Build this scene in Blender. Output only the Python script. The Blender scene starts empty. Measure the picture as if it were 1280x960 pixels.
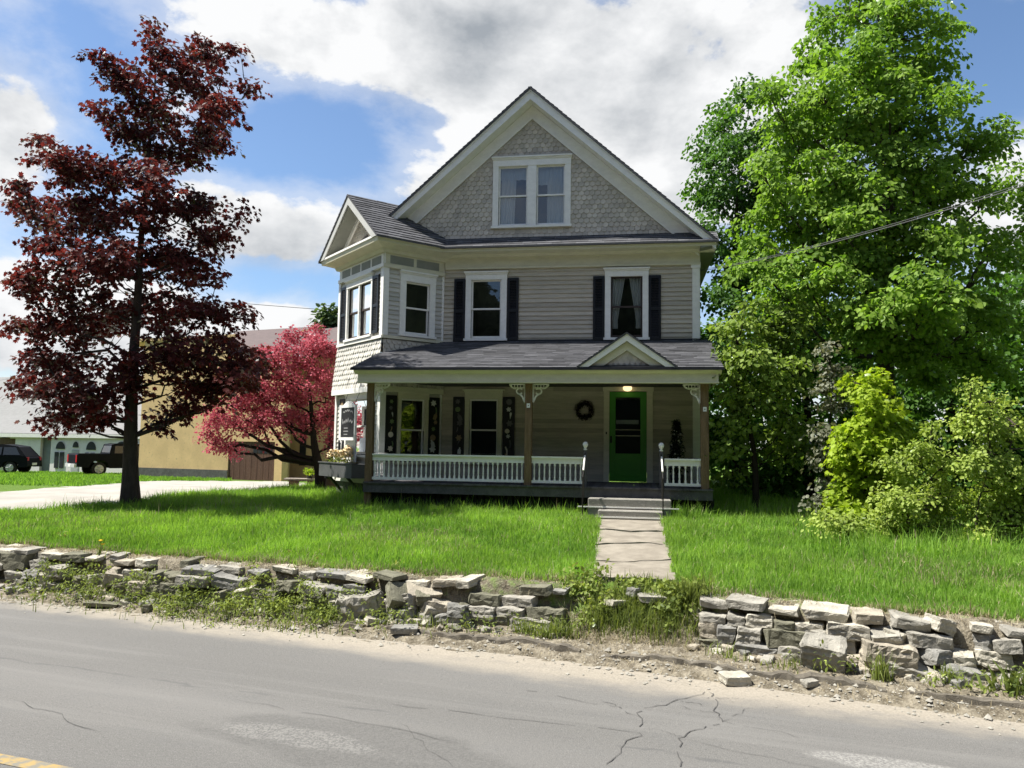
import bpy, math, random
import numpy as np
from mathutils import Vector, Matrix

# ------------------------------------------------------------------ camera, sky, sun, exposure
SC = bpy.context.scene
COL = SC.collection
FPX, PITCH, ROLL, CAMZ = 962.0, math.radians(4.58), 0.015, 1.4
_r0 = np.array([1, 0, 0.]); _f = np.array([0, math.cos(PITCH), math.sin(PITCH)]); _u0 = np.array([0, -math.sin(PITCH), math.cos(PITCH)])
_r = _r0 * math.cos(ROLL) + _u0 * math.sin(ROLL); _u = _u0 * math.cos(ROLL) - _r0 * math.sin(ROLL)
cam = bpy.data.cameras.new('camera'); camo = bpy.data.objects.new('camera', cam); COL.objects.link(camo)
cam.sensor_width = 36; cam.lens = 36 * FPX / 1280; cam.clip_end = 2000; cam.clip_start = .05
m = Matrix.Identity(4)
for i in range(3):
    m[i][0], m[i][1], m[i][2] = _r[i], _u[i], -_f[i]
m[2][3] = CAMZ
camo.matrix_world = m
SC.camera = camo

SUN_EL = math.radians(60)
HYAW = math.radians(9)
RH = np.array([math.cos(HYAW), -math.sin(HYAW), 0]); BH = np.array([math.sin(HYAW), math.cos(HYAW), 0])
sun_h = -1.0 * RH - 0.13 * BH; sun_h /= np.linalg.norm(sun_h)
SUN_DIR = np.array([sun_h[0] * math.cos(SUN_EL), sun_h[1] * math.cos(SUN_EL), math.sin(SUN_EL)])
sl = bpy.data.lights.new('sun', 'SUN'); sl.energy = 5.0; sl.angle = math.radians(.53); sl.color = (1, .955, .88)
so = bpy.data.objects.new('sun', sl); COL.objects.link(so)
so.rotation_euler = Vector(SUN_DIR).to_track_quat('Z', 'Y').to_euler()

SC.view_settings.view_transform = 'Standard'; SC.view_settings.look = 'None'
SC.view_settings.exposure = 1.1; SC.view_settings.gamma = 1.0
SC.render.engine = 'CYCLES'
SC.cycles.max_bounces = 7; SC.cycles.transparent_max_bounces = 12; SC.cycles.use_denoising = True


def make_world():
    w = bpy.data.worlds.new('World'); SC.world = w; w.use_nodes = True
    nt = w.node_tree; N = nt.nodes; L = nt.links; N.clear()
    out = N.new('ShaderNodeOutputWorld'); bg = N.new('ShaderNodeBackground'); bg.inputs['Strength'].default_value = 0.066
    L.new(bg.outputs[0], out.inputs[0])
    sky = N.new('ShaderNodeTexSky'); sky.sky_type = 'NISHITA'; sky.sun_disc = False
    sky.sun_elevation = SUN_EL; sky.sun_rotation = math.atan2(SUN_DIR[0], SUN_DIR[1]) % (2 * math.pi)
    sky.air_density = 1.0; sky.dust_density = 0.6; sky.ozone_density = 1.6
    tc = N.new('ShaderNodeTexCoord'); sep = N.new('ShaderNodeSeparateXYZ'); L.new(tc.outputs['Generated'], sep.inputs[0])

    def math_(op, a, b=None, c=None, clamp=False):
        n = N.new('ShaderNodeMath'); n.operation = op; n.use_clamp = clamp
        for i, v in enumerate((a, b, c)):
            if v is None: continue
            if isinstance(v, (int, float)): n.inputs[i].default_value = v
            else: L.new(v, n.inputs[i])
        return n.outputs[0]

    # clouds: billow noise over the dome plus cloud banks standing in given directions
    def fbm(scale, detail, rough, off=(0, 0, 0), dist=0.0, sz=1.7):
        mp = N.new('ShaderNodeMapping'); mp.inputs['Scale'].default_value = (1, 1, sz); mp.inputs['Location'].default_value = off
        L.new(tc.outputs['Generated'], mp.inputs[0])
        n = N.new('ShaderNodeTexNoise'); n.inputs['Scale'].default_value = scale; n.inputs['Detail'].default_value = detail
        n.inputs['Roughness'].default_value = rough; n.inputs['Distortion'].default_value = dist
        L.new(mp.outputs[0], n.inputs['Vector']); return n.outputs[0]
    sh = (SUN_DIR[0] * .035, SUN_DIR[1] * .035, SUN_DIR[2] * .045 * 1.7)
    n1 = fbm(3.4, 12, .56, dist=.25); n1s = fbm(3.4, 6, .56, sh, .25)
    n2 = fbm(9.0, 10, .6, (3, 1, 2)); n2s = fbm(9.0, 5, .6, (3 + sh[0], 1 + sh[1], 2 + sh[2]))
    az = math_('ARCTAN2', sep.outputs[0], sep.outputs[1])
    el = math_('ARCSINE', sep.outputs[2])

    def bank(a, e, ra, re, wgt):
        da = math_('DIVIDE', math_('SUBTRACT', az, a), ra); de = math_('DIVIDE', math_('SUBTRACT', el, e), re)
        d2 = math_('ADD', math_('MULTIPLY', da, da), math_('MULTIPLY', de, de))
        return math_('MULTIPLY', math_('POWER', 2.718, math_('MULTIPLY', d2, -1.0)), wgt)

    tot = None
    for b in CLOUD_BANKS:
        v = bank(*b); tot = v if tot is None else math_('ADD', tot, v)
    den = math_('ADD', math_('ADD', math_('MULTIPLY', n1, 1.15), math_('MULTIPLY', n2, .50)), tot)
    mr = N.new('ShaderNodeMapRange'); mr.interpolation_type = 'SMOOTHSTEP'; mr.inputs['From Min'].default_value = .885; mr.inputs['From Max'].default_value = 1.01
    L.new(den, mr.inputs['Value'])
    dark = None
    for b in CLOUD_DARK:
        v = bank(*b); dark = v if dark is None else math_('ADD', dark, v)
    bil = math_('ADD', math_('MULTIPLY', math_('SUBTRACT', n1s, n1), 2.3), math_('MULTIPLY', math_('SUBTRACT', n2s, n2), 1.2))
    thick = math_('MULTIPLY', math_('SUBTRACT', den, 1.03), .5)
    dk = math_('ADD', math_('ADD', dark, bil), math_('ADD', thick, .10), clamp=True)
    cm = N.new('ShaderNodeMix'); cm.data_type = 'RGBA'
    L.new(dk, cm.inputs[0]); cm.inputs[6].default_value = (6.9, 6.95, 7.0, 1); cm.inputs[7].default_value = (2.7, 2.95, 3.25, 1)
    skb = N.new('ShaderNodeMix'); skb.data_type = 'RGBA'; skb.blend_type = 'MULTIPLY'; skb.inputs[0].default_value = 1
    L.new(sky.outputs[0], skb.inputs[6]); skb.inputs[7].default_value = (SKY_TINT[0], SKY_TINT[1], SKY_TINT[2], 1)
    mx = N.new('ShaderNodeMix'); mx.data_type = 'RGBA'
    vl = N.new('ShaderNodeMapRange'); vl.interpolation_type = 'SMOOTHSTEP'; vl.inputs['From Min'].default_value = .70; vl.inputs['From Max'].default_value = .96; vl.inputs['To Max'].default_value = .42
    L.new(den, vl.inputs['Value'])
    L.new(math_('MAXIMUM', mr.outputs[0], vl.outputs[0]), mx.inputs[0]); L.new(skb.outputs[2], mx.inputs[6]); L.new(cm.outputs[2], mx.inputs[7])
    L.new(mx.outputs[2], bg.inputs[0])


SKY_TINT = (1.0, 1.10, 1.20)
def _ae(px, py):
    d = _f + (px - 640) / FPX * _r - (py - 480) / FPX * _u
    d /= np.linalg.norm(d)
    return math.atan2(d[0], d[1]), math.asin(d[2])
def _b(px, py, rx, ry, w):
    a, e = _ae(px, py); return (a, e, rx / FPX, ry / FPX, w)
CLOUD_BANKS = [_b(420, 40, 250, 55, .34), _b(740, 90, 190, 130, .40), _b(720, 260, 230, 110, .32), _b(960, 120, 60, 120, .22),
               _b(25, 165, 75, 85, .30), _b(230, 130, 60, 40, .06), _b(320, 290, 120, 70, .34), _b(110, 420, 260, 80, .30), _b(365, 415, 60, 30, .30),
               _b(1290, 290, 70, 110, .30), _b(430, 178, 120, 66, -.30), _b(60, 40, 85, 60, -.18), _b(130, 120, 50, 60, -.2), _b(1215, 75, 90, 90, -.42),
               _b(330, 350, 110, 28, -.22), _b(300, 210, 60, 35, -.15)]
CLOUD_DARK = [_b(585, 35, 85, 38, .75), _b(880, 170, 130, 90, .22), _b(800, 20, 120, 40, .15), _b(330, 335, 140, 40, .35), _b(40, 200, 60, 50, .2)]
make_world()

# ------------------------------------------------------------------ helpers
def at(px, py, Y):
    """point on the line of sight of the measured photo position, Y metres forward"""
    d = _f + (px - 640) / FPX * _r - (py - 480) / FPX * _u
    return np.array([0, 0, CAMZ]) + d * (Y / d[1])


ORG = np.array([0.436, 18.26, 0])
TH = math.radians(19)
SD = np.array([math.cos(TH), -math.sin(TH), 0]); QD = np.array([math.sin(TH), math.cos(TH), 0])


def sstep(x, a, b):
    t = np.clip((np.asarray(x, float) - a) / (b - a), 0, 1)
    return t * t * (3 - 2 * t)


def wob(x, k=1.0):
    return np.sin(x * 1.7 * k + .4) * .5 + np.sin(x * 3.9 * k + 2.1) * .3 + np.sin(x * 8.3 * k + 1.0) * .2


EDGE_S, EDGE_Q = [-80, -14, -2.8, 2, 6, 40], [8.1, 8.12, 8.05, 7.65, 7.35, 7.2]
WALL_S, WALL_Q = [-80, -12, -7.7, -4.6, -2.4, -.85, 1, 3, 8, 40], [8.5, 8.5, 8.5, 8.62, 8.85, 8.82, 8.55, 8.5, 8.4, 8.2]


def height(x, y):
    x = np.asarray(x, float); y = np.asarray(y, float)
    s = x * SD[0] + y * SD[1]; q = x * QD[0] + y * QD[1]
    e = np.interp(s, EDGE_S, EDGE_Q); w = np.interp(s, WALL_S, WALL_Q)
    z = np.full(np.broadcast(x, y).shape, -.85)
    z = z + sstep(q, e - .05, e + .12) * .07 + .025 * wob(s * 2.3 + q * 1.7) * sstep(q, e, e + .2)
    z = z + np.clip((q - e - .1) / np.maximum(w - e, .1), 0, 1) * .06
    gap = sstep(s, -2.5, -2.25) * (1 - sstep(s, -1.0, -.75))
    step = sstep(q, w + .06, w + .22) * (1 - gap) + gap * sstep(q, w - .2, w + .5)
    z = z + step * .47 + sstep(q, w + .3, w + 5.8) * .25
    # land falls away to the back left
    z = z - .026 * np.maximum(0, y - 18.5) * sstep(-x, 4.8, 9.0)
    return z


def ground_at(px, py):
    d = _f + (px - 640) / FPX * _r - (py - 480) / FPX * _u
    lo, hi = 3.0, 160.0
    for Y in np.linspace(3, 160, 1600):
        p = np.array([0, 0, CAMZ]) + d * (Y / d[1])
        if p[2] < float(height(p[0], p[1])): hi = Y; break
        lo = Y
    for _ in range(30):
        Y = (lo + hi) / 2; p = np.array([0, 0, CAMZ]) + d * (Y / d[1])
        if p[2] < float(height(p[0], p[1])): hi = Y
        else: lo = Y
    return p


def SQ(s, q, dz=0.0):
    p = SD * s + QD * q
    return np.array([p[0], p[1], float(height(p[0], p[1])) + dz])


def tag(o, label=None, cat=None, group=None, kind=None):
    if label: o['label'] = label
    if cat: o['category'] = cat
    if group: o['group'] = group
    if kind: o['kind'] = kind
    return o


def empty(name, loc, rz=0, label=None, cat=None, group=None):
    o = bpy.data.objects.new(name, None); COL.objects.link(o)
    o.location = [float(t) for t in loc]; o.rotation_euler = (0, 0, rz)
    return tag(o, label, cat, group)


class MB:
    def __init__(s): s.v = []; s.f = []; s.a = []; s.mi = []; s.cur = 0.5; s.m = 0
    def poly(s, pts, shade=None):
        i = len(s.v); s.v += [tuple(float(c) for c in p) for p in pts]; s.f.append(tuple(range(i, i + len(pts))))
        s.a.append(s.cur if shade is None else shade); s.mi.append(s.m)
    def mesh(s, vs, fs, shade=None):
        i = len(s.v); s.v += [tuple(float(c) for c in p) for p in vs]
        for f in fs: s.f.append(tuple(i + k for k in f)); s.a.append(s.cur if shade is None else shade); s.mi.append(s.m)
    def box(s, a, b, M=None, shade=None):
        x0, y0, z0 = a; x1, y1, z1 = b
        P = [(x0, y0, z0), (x1, y0, z0), (x1, y1, z0), (x0, y1, z0), (x0, y0, z1), (x1, y0, z1), (x1, y1, z1), (x0, y1, z1)]
        if M: P = [M(*p) for p in P]
        s.mesh(P, [(0, 3, 2, 1), (4, 5, 6, 7), (0, 1, 5, 4), (1, 2, 6, 5), (2, 3, 7, 6), (3, 0, 4, 7)], shade)
    def prism(s, pts, d, shade=None):
        """polygon (3d points) extruded by vector d"""
        n = len(pts); pts = [np.asarray(p, float) for p in pts]; d = np.asarray(d, float)
        s.mesh(pts + [p + d for p in pts], [tuple(range(n))[::-1], tuple(range(n, 2 * n))] + [(k, (k + 1) % n, n + (k + 1) % n, n + k) for k in range(n)], shade)
    def tube(s, pts, rad, n=8, cap=True, shade=None):
        pts = [np.asarray(p, float) for p in pts]
        if not hasattr(rad, '__len__'): rad = [rad] * len(pts)
        vs = []; ref = None
        for k, p in enumerate(pts):
            t = pts[min(k + 1, len(pts) - 1)] - pts[max(k - 1, 0)]; t = t / (np.linalg.norm(t) + 1e-9)
            if ref is None or abs(ref @ t) > .95: ref = np.array([1., 0, 0]) if abs(t[0]) < .8 else np.array([0, 1., 0])
            a = np.cross(t, ref); a /= np.linalg.norm(a); b = np.cross(t, a); ref = np.cross(a, t)
            for j in range(n):
                an = 2 * math.pi * j / n; vs.append(p + (a * math.cos(an) + b * math.sin(an)) * rad[k])
        fs = [(k * n + j, k * n + (j + 1) % n, (k + 1) * n + (j + 1) % n, (k + 1) * n + j) for k in range(len(pts) - 1) for j in range(n)]
        if cap: fs += [tuple(range(n))[::-1], tuple(range((len(pts) - 1) * n, len(pts) * n))]
        s.mesh(vs, fs, shade)
    def lathe(s, c, prof, n=12, shade=None):
        c = np.asarray(c, float)
        vs = [c + np.array([r * math.cos(2 * math.pi * j / n), r * math.sin(2 * math.pi * j / n), z]) for r, z in prof for j in range(n)]
        fs = [(k * n + j, k * n + (j + 1) % n, (k + 1) * n + (j + 1) % n, (k + 1) * n + j) for k in range(len(prof) - 1) for j in range(n)]
        fs += [tuple(range(n))[::-1], tuple(range((len(prof) - 1) * n, len(prof) * n))]
        s.mesh(vs, fs, shade)
    def build(s, name, mats, parent=None, smooth=False, bevel=0):
        me = bpy.data.meshes.new(name); me.from_pydata(s.v, [], s.f)
        at_ = me.attributes.new('shade', 'FLOAT', 'FACE'); at_.data.foreach_set('value', s.a)
        if not isinstance(mats, (list, tuple)): mats = [mats]
        for mm in mats: me.materials.append(mm)
        if len(mats) > 1: me.polygons.foreach_set('material_index', s.mi)
        if smooth: me.polygons.foreach_set('use_smooth', [True] * len(s.f))
        me.update()
        o = bpy.data.objects.new(name, me); COL.objects.link(o)
        if parent: o.parent = parent
        if bevel:
            b = o.modifiers.new('bevel', 'BEVEL'); b.width = bevel; b.segments = 1; b.limit_method = 'ANGLE'
        return o


def fast(name, verts, faces, shade, mats, parent=None, midx=None, smooth=False):
    verts = np.asarray(verts, np.float32); k = faces.shape[1]; nf = len(faces)
    me = bpy.data.meshes.new(name)
    me.vertices.add(len(verts)); me.vertices.foreach_set('co', verts.ravel())
    me.loops.add(nf * k); me.loops.foreach_set('vertex_index', faces.astype(np.int32).ravel())
    me.polygons.add(nf); me.polygons.foreach_set('loop_start', np.arange(0, nf * k, k, dtype=np.int32))
    try: me.polygons.foreach_set('loop_total', np.full(nf, k, np.int32))
    except Exception: pass
    me.update(calc_edges=True)
    a = me.attributes.new('shade', 'FLOAT', 'FACE'); a.data.foreach_set('value', np.asarray(shade, np.float32))
    if not isinstance(mats, (list, tuple)): mats = [mats]
    for mm in mats: me.materials.append(mm)
    if midx is not None: me.polygons.foreach_set('material_index', midx.astype(np.int32))
    if smooth: me.polygons.foreach_set('use_smooth', np.ones(nf, bool))
    o = bpy.data.objects.new(name, me); COL.objects.link(o)
    if parent: o.parent = parent
    return o


# ------------------------------------------------------------------ materials
class NT:
    def __init__(s, name):
        s.mat = bpy.data.materials.new(name); s.mat.use_nodes = True
        s.nt = s.mat.node_tree; s.N = s.nt.nodes; s.L = s.nt.links
        s.b = s.N['Principled BSDF']; s.out = s.N['Material Output']
        s.tc = s.N.new('ShaderNodeTexCoord')
    def put(s, sock, v):
        if isinstance(v, (int, float)): sock.default_value = v
        elif isinstance(v, tuple): sock.default_value = v if len(v) == len(sock.default_value) else tuple(v) + (1,)
        else: s.L.new(v, sock)
    def math(s, op, a, b=None, clamp=False):
        n = s.N.new('ShaderNodeMath'); n.operation = op; n.use_clamp = clamp; s.put(n.inputs[0], a)
        if b is not None: s.put(n.inputs[1], b)
        return n.outputs[0]
    def noise(s, scale, detail=5, rough=.55, stretch=(1, 1, 1), coord='Object', off=0):
        mp = s.N.new('ShaderNodeMapping'); mp.inputs['Scale'].default_value = stretch; mp.inputs['Location'].default_value = (off, off * .7, off * .3)
        s.L.new(s.tc.outputs[coord], mp.inputs[0])
        n = s.N.new('ShaderNodeTexNoise'); n.inputs['Scale'].default_value = scale; n.inputs['Detail'].default_value = detail; n.inputs['Roughness'].default_value = rough
        s.L.new(mp.outputs[0], n.inputs['Vector']); return n.outputs[0]
    def rng(s, v, a, b, c=0., d=1.):
        n = s.N.new('ShaderNodeMapRange'); n.interpolation_type = 'SMOOTHSTEP'
        for k, x in zip(('From Min', 'From Max', 'To Min', 'To Max'), (a, b, c, d)): n.inputs[k].default_value = x
        s.put(n.inputs['Value'], v); return n.outputs[0]
    def mix(s, f, a, b, mode='MIX'):
        n = s.N.new('ShaderNodeMix'); n.data_type = 'RGBA'; n.blend_type = mode
        s.put(n.inputs[0], f); s.put(n.inputs[6], a); s.put(n.inputs[7], b); return n.outputs[2]
    def attr(s, name='shade'):
        n = s.N.new('ShaderNodeAttribute'); n.attribute_name = name; return n.outputs['Fac']
    def bump(s, h, dist=.02, strength=.6):
        n = s.N.new('ShaderNodeBump'); n.inputs['Strength'].default_value = strength; n.inputs['Distance'].default_value = dist
        s.put(n.inputs['Height'], h); s.L.new(n.outputs[0], s.b.inputs['Normal'])
    def fin(s, col, rough=.7, spec=.3, metal=0):
        s.put(s.b.inputs['Base Color'], col); s.put(s.b.inputs['Roughness'], rough); s.b.inputs['Specular IOR Level'].default_value = spec; s.b.inputs['Metallic'].default_value = metal
        return s.mat


def sc(c, k): return tuple(min(1, t * k) for t in c[:3]) + (1,)


def paint(name, c, rough=.55, wear=.25, wearcol=None, scale=3, stretch=(1, 1, 1), tabs=0.0, bump=.003, spec=.3):
    t = NT(name)
    n = t.noise(scale, 7, .62, stretch); n2 = t.noise(scale * 9, 5, .6, stretch, off=3)
    col = t.mix(t.rng(n, .3, .7), sc(c, 1 - wear * .5), sc(c, 1 + wear * .35))
    if wearcol: col = t.mix(t.rng(n2, .56, .72, 0, .75), col, tuple(wearcol) + (1,))
    if tabs: col = t.mix(1.0, col, t.mix(t.attr(), (1 - tabs,) * 3 + (1,), (1 + tabs,) * 3 + (1,)), 'MULTIPLY')
    t.bump(n2, bump, .5)
    return t.fin(col, rough, spec)


def leafmat(name, lo, hi, trans=.45, gloss=.15, tcol=None):
    t = NT(name)
    c = t.mix(t.attr(), tuple(lo) + (1,), tuple(hi) + (1,))
    n = t.noise(1.1, 3); c = t.mix(1.0, c, t.mix(t.rng(n, .3, .7), (.82, .82, .82, 1), (1.15, 1.12, 1.1, 1)), 'MULTIPLY')
    d = t.N.new('ShaderNodeBsdfDiffuse'); tr = t.N.new('ShaderNodeBsdfTranslucent'); g = t.N.new('ShaderNodeBsdfGlossy'); g.inputs['Roughness'].default_value = .45
    t.L.new(c, d.inputs[0])
    t.L.new(t.mix(1.0, c, tuple(tcol or (1.5, 1.45, .8)) + (1,), 'MULTIPLY'), tr.inputs[0])
    g.inputs[0].default_value = (.6, .65, .65, 1)
    m1 = t.N.new('ShaderNodeMixShader'); m1.inputs[0].default_value = trans; t.L.new(d.outputs[0], m1.inputs[1]); t.L.new(tr.outputs[0], m1.inputs[2])
    fr = t.N.new('ShaderNodeFresnel'); fr.inputs[0].default_value = 1.35
    m2 = t.N.new('ShaderNodeMixShader'); t.L.new(t.math('MULTIPLY', fr.outputs[0], gloss * 2.2), m2.inputs[0]); t.L.new(m1.outputs[0], m2.inputs[1]); t.L.new(g.outputs[0], m2.inputs[2])
    t.L.new(m2.outputs[0], t.out.inputs[0]); t.N.remove(t.b)
    return t.mat


def glassmat(name, tint=(.75, .8, .8), rough=.02):
    t = NT(name)
    tr = t.N.new('ShaderNodeBsdfTransparent'); tr.inputs[0].default_value = tuple(tint) + (1,)
    g = t.N.new('ShaderNodeBsdfGlossy'); g.inputs['Roughness'].default_value = rough; g.inputs[0].default_value = (1, 1, 1, 1)
    fr = t.N.new('ShaderNodeFresnel'); fr.inputs[0].default_value = 1.5
    n = t.noise(2.2, 2); bp = t.N.new('ShaderNodeBump'); bp.inputs['Strength'].default_value = .25; bp.inputs['Distance'].default_value = .01; t.L.new(n, bp.inputs['Height'])
    t.L.new(bp.outputs[0], g.inputs['Normal'])
    mx = t.N.new('ShaderNodeMixShader'); t.L.new(t.math('ADD', fr.outputs[0], .05, True), mx.inputs[0])
    t.L.new(tr.outputs[0], mx.inputs[1]); t.L.new(g.outputs[0], mx.inputs[2]); t.L.new(mx.outputs[0], t.out.inputs[0]); t.N.remove(t.b)
    return t.mat


SIDING = paint('siding paint', (.46, .415, .33), .6, .3, (.56, .54, .49), 2.2, (1, 1, 9), .16)
BAYSIDING = paint('bay siding paint', (.50, .485, .435), .6, .2, (.62, .61, .57), 2.2, (1, 1, 9), .14)
SHINGLE = paint('wall shingle paint', (.49, .45, .38), .7, .25, (.5, .48, .44), 3, (1, 1, 1), .15)
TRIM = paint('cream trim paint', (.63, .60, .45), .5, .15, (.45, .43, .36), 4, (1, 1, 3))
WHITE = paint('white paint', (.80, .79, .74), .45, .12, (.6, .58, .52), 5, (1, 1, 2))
PANELC = paint('frieze panel paint', (.24, .245, .21), .6, .2)
SHUT = paint('shutter paint', (.008, .0085, .010), .45, .3, None, 4, (1, 1, 1), 0, .002, .35)
ROOFM = paint('asphalt shingle', (.088, .089, .096), .9, .3, (.15, .15, .155), 5, (1, 1, 1), .32, .006, .15)
DARKM = paint('dark edge metal', (.02, .021, .026), .5, .3)
WOODP = paint('weathered post wood', (.17, .115, .065), .8, .6, (.30, .26, .2), 4, (6, 6, .6), 0, .01, .1)
GREYW = paint('grey weathered boards', (.085, .082, .085), .8, .4, (.16, .155, .15), 6, (1, 1, 1), .25, .004, .15)
BROWNF = paint('dark brown sash paint', (.05, .035, .03), .5, .3)
CONC = paint('old concrete', (.22, .21, .185), .9, .35, (.4, .38, .33), 4, (1, 1, 1), .1, .01, .15)
FOUND = paint('foundation stone', (.11, .11, .105), .95, .5, (.2, .19, .18), 5, (1, 1, 1), 0, .02, .1)
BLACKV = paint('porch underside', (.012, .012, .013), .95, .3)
GREEN = paint('green door paint', (.055, .25, .025), .42, .12, None, 4, (1, 1, 1), 0, .001, .35)
IRON = paint('black iron', (.014, .013, .012), .5, .4, (.05, .03, .02), 8)
GLASS = glassmat('window glass')
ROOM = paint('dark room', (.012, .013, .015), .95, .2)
CURT = paint('curtain cloth', (.72, .72, .70), .9, .1)
BLIND = paint('white blind', (.74, .75, .74), .85, .08)
STONE = [paint('wall stone ' + n, c, .9, .5, w, 6, (1, 1, 1), 0, .03, .15) for n, c, w in
         (('grey', (.29, .275, .235), (.15, .145, .12)), ('pale', (.40, .375, .31), (.23, .21, .165)), ('slate', (.22, .215, .195), (.33, .31, .27)), ('tan', (.34, .305, .24), (.22, .2, .16)), ('mossy', (.15, .145, .105), (.26, .25, .2)))]


def stone_mat_fix():
    pass


# ------------------------------------------------------------------ ground, road, path
def ground_material():
    t = NT('lawn soil'); n = t.noise(.35, 5); n2 = t.noise(9, 6, .65, off=5); n3 = t.noise(45, 3, .6)
    sx = t.N.new('ShaderNodeSeparateXYZ'); t.L.new(t.tc.outputs['Object'], sx.inputs[0])
    q = t.math('ADD', t.math('MULTIPLY', sx.outputs[0], QD[0]), t.math('MULTIPLY', sx.outputs[1], QD[1]))
    green = t.mix(t.rng(n2, .3, .7), (.06, .11, .016, 1), (.11, .18, .03, 1))
    soil = t.mix(t.rng(n2, .35, .68), (.10, .085, .06, 1), (.25, .22, .165, 1))
    soil = t.mix(t.rng(n3, .5, .7, 0, .5), soil, (.36, .33, .26, 1))
    f = t.rng(t.math('ADD', q, t.math('MULTIPLY', t.math('SUBTRACT', n2, .5), 1.1)), 8.85, 9.25)
    col = t.mix(f, soil, green)
    t.bump(t.math('ADD', n2, t.math('MULTIPLY', n3, .4)), .06, .8)
    return t.fin(col, .95, .1)


def build_ground():
    qs = np.unique(np.concatenate([np.linspace(-40, 6, 12), np.arange(6, 7.2, .3), np.arange(7.2, 10.2, .05), np.arange(10.2, 16, .3), np.arange(16, 60, 2.0), np.linspace(60, 900, 12)]))
    ss = np.unique(np.concatenate([np.linspace(-900, -60, 12), np.arange(-60, -14, 2.0), np.arange(-14, 7, .1), np.arange(7, 60, 2.0), np.linspace(60, 900, 12)]))
    S, Q = np.meshgrid(ss, qs, indexing='ij')
    X = S * SD[0] + Q * QD[0]; Y = S * SD[1] + Q * QD[1]; Z = height(X, Y)
    rn = np.random.default_rng(4)
    near = (Q > 7.9) & (Q < 9.3); Z = Z + near * rn.normal(0, .012, Z.shape)
    Z = np.maximum(Z, -3.0)
    V = np.stack([X, Y, Z], -1).reshape(-1, 3); n, k = S.shape
    i = np.arange(n * k).reshape(n, k)
    F = np.stack([i[:-1, :-1], i[1:, :-1], i[1:, 1:], i[:-1, 1:]], -1).reshape(-1, 4)
    o = fast('ground', V, F, np.full(len(F), .5), ground_material(), smooth=True); tag(o, kind='structure')


def road_material():
    t = NT('worn asphalt')
    sx = t.N.new('ShaderNodeSeparateXYZ'); t.L.new(t.tc.outputs['Object'], sx.inputs[0])
    q = sx.outputs[1]
    big = t.noise(.5, 4, .5, (.25, 1, 1)); mid = t.noise(3, 6, .6, (.5, 1, 1)); fine = t.noise(100, 4, .8); fine2 = t.noise(55, 4, .7, off=9)
    col = t.mix(t.rng(big, .3, .7), (.108, .105, .098, 1), (.145, .140, .130, 1))
    col = t.mix(t.rng(fine, .35, .7), t.mix(.45, col, (.07, .07, .068, 1)), t.mix(.34, col, (.32, .31, .29, 1)))
    col = t.mix(t.rng(mid, .5, .75, 0, .4), col, (.12, .119, .115, 1))
    spk = t.noise(40, 6, .85, (.6, 1, 1), off=7); col = t.mix(t.rng(spk, .55, .72, 0, .75), col, (.27, .262, .245, 1)); col = t.mix(t.rng(spk, .46, .3, 0, .8), col, (.05, .05, .048, 1))
    strk = t.noise(1.5, 5, .6, (.12, 2.2, 1), off=11); col = t.mix(t.rng(strk, .52, .7, 0, .35), col, (.20, .195, .183, 1))
    # tyre track bands run along the road
    band = t.math('MULTIPLY', t.rng(t.math('ABSOLUTE', t.math('SUBTRACT', q, 5.55)), .55, .1), .22)
    col = t.mix(band, col, (.185, .18, .17, 1))
    seam = t.rng(t.math('ABSOLUTE', t.math('SUBTRACT', q, t.math('ADD', 5.95, t.math('MULTIPLY', t.math('SUBTRACT', mid, .5), .25)))), .03, .0)
    col = t.mix(t.math('MULTIPLY', seam, t.rng(t.noise(1.2, 3, .6, off=2), .45, .6, 0, .55)), col, (.08, .08, .08, 1))
    # blown sand along the edge
    e = t.math('ADD', q, t.math('ADD', t.math('MULTIPLY', t.math('SUBTRACT', big, .5), 1.1), t.math('MULTIPLY', t.math('SUBTRACT', mid, .5), .9)))
    e = t.math('ADD', e, t.math('MULTIPLY', sx.outputs[0], .045))
    sand = t.mix(t.rng(fine2, .3, .7), (.235, .21, .168, 1), (.33, .295, .24, 1))
    sand = t.mix(t.rng(mid, .5, .72, 0, .4), sand, (.25, .23, .19, 1))
    col = t.mix(t.rng(e, 7.08, 7.74), col, sand)
    # scuffed patches of bare aggregate, each with its own ragged outline
    for ps, pq, rs_, rq in ((-3.5, 5.22, .72, .17), (.8, 6.3, .62, .15), (-3.0, 5.25, 1.3, .42)):
        dx = t.math('DIVIDE', t.math('SUBTRACT', sx.outputs[0], ps), rs_); dy = t.math('DIVIDE', t.math('SUBTRACT', q, pq), rq)
        d2 = t.math('ADD', t.math('ADD', t.math('MULTIPLY', dx, dx), t.math('MULTIPLY', dy, dy)), t.math('MULTIPLY', t.math('SUBTRACT', mid, .5), 2.6))
        pale = t.mix(t.rng(fine2, .36, .66), (.14, .137, .13, 1), (.30, .292, .27, 1)) if rs_ < 1 else t.mix(t.rng(fine2, .4, .6), (.07, .069, .066, 1), (.12, .117, .11, 1))
        col = t.mix(t.math('MULTIPLY', t.rng(d2, 1.25, .6), .85 if rs_ < 1 else .5), col, pale)
    t.bump(t.math('ADD', fine, fine2), .008, .7)
    return t.fin(col, .85, .25)


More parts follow.
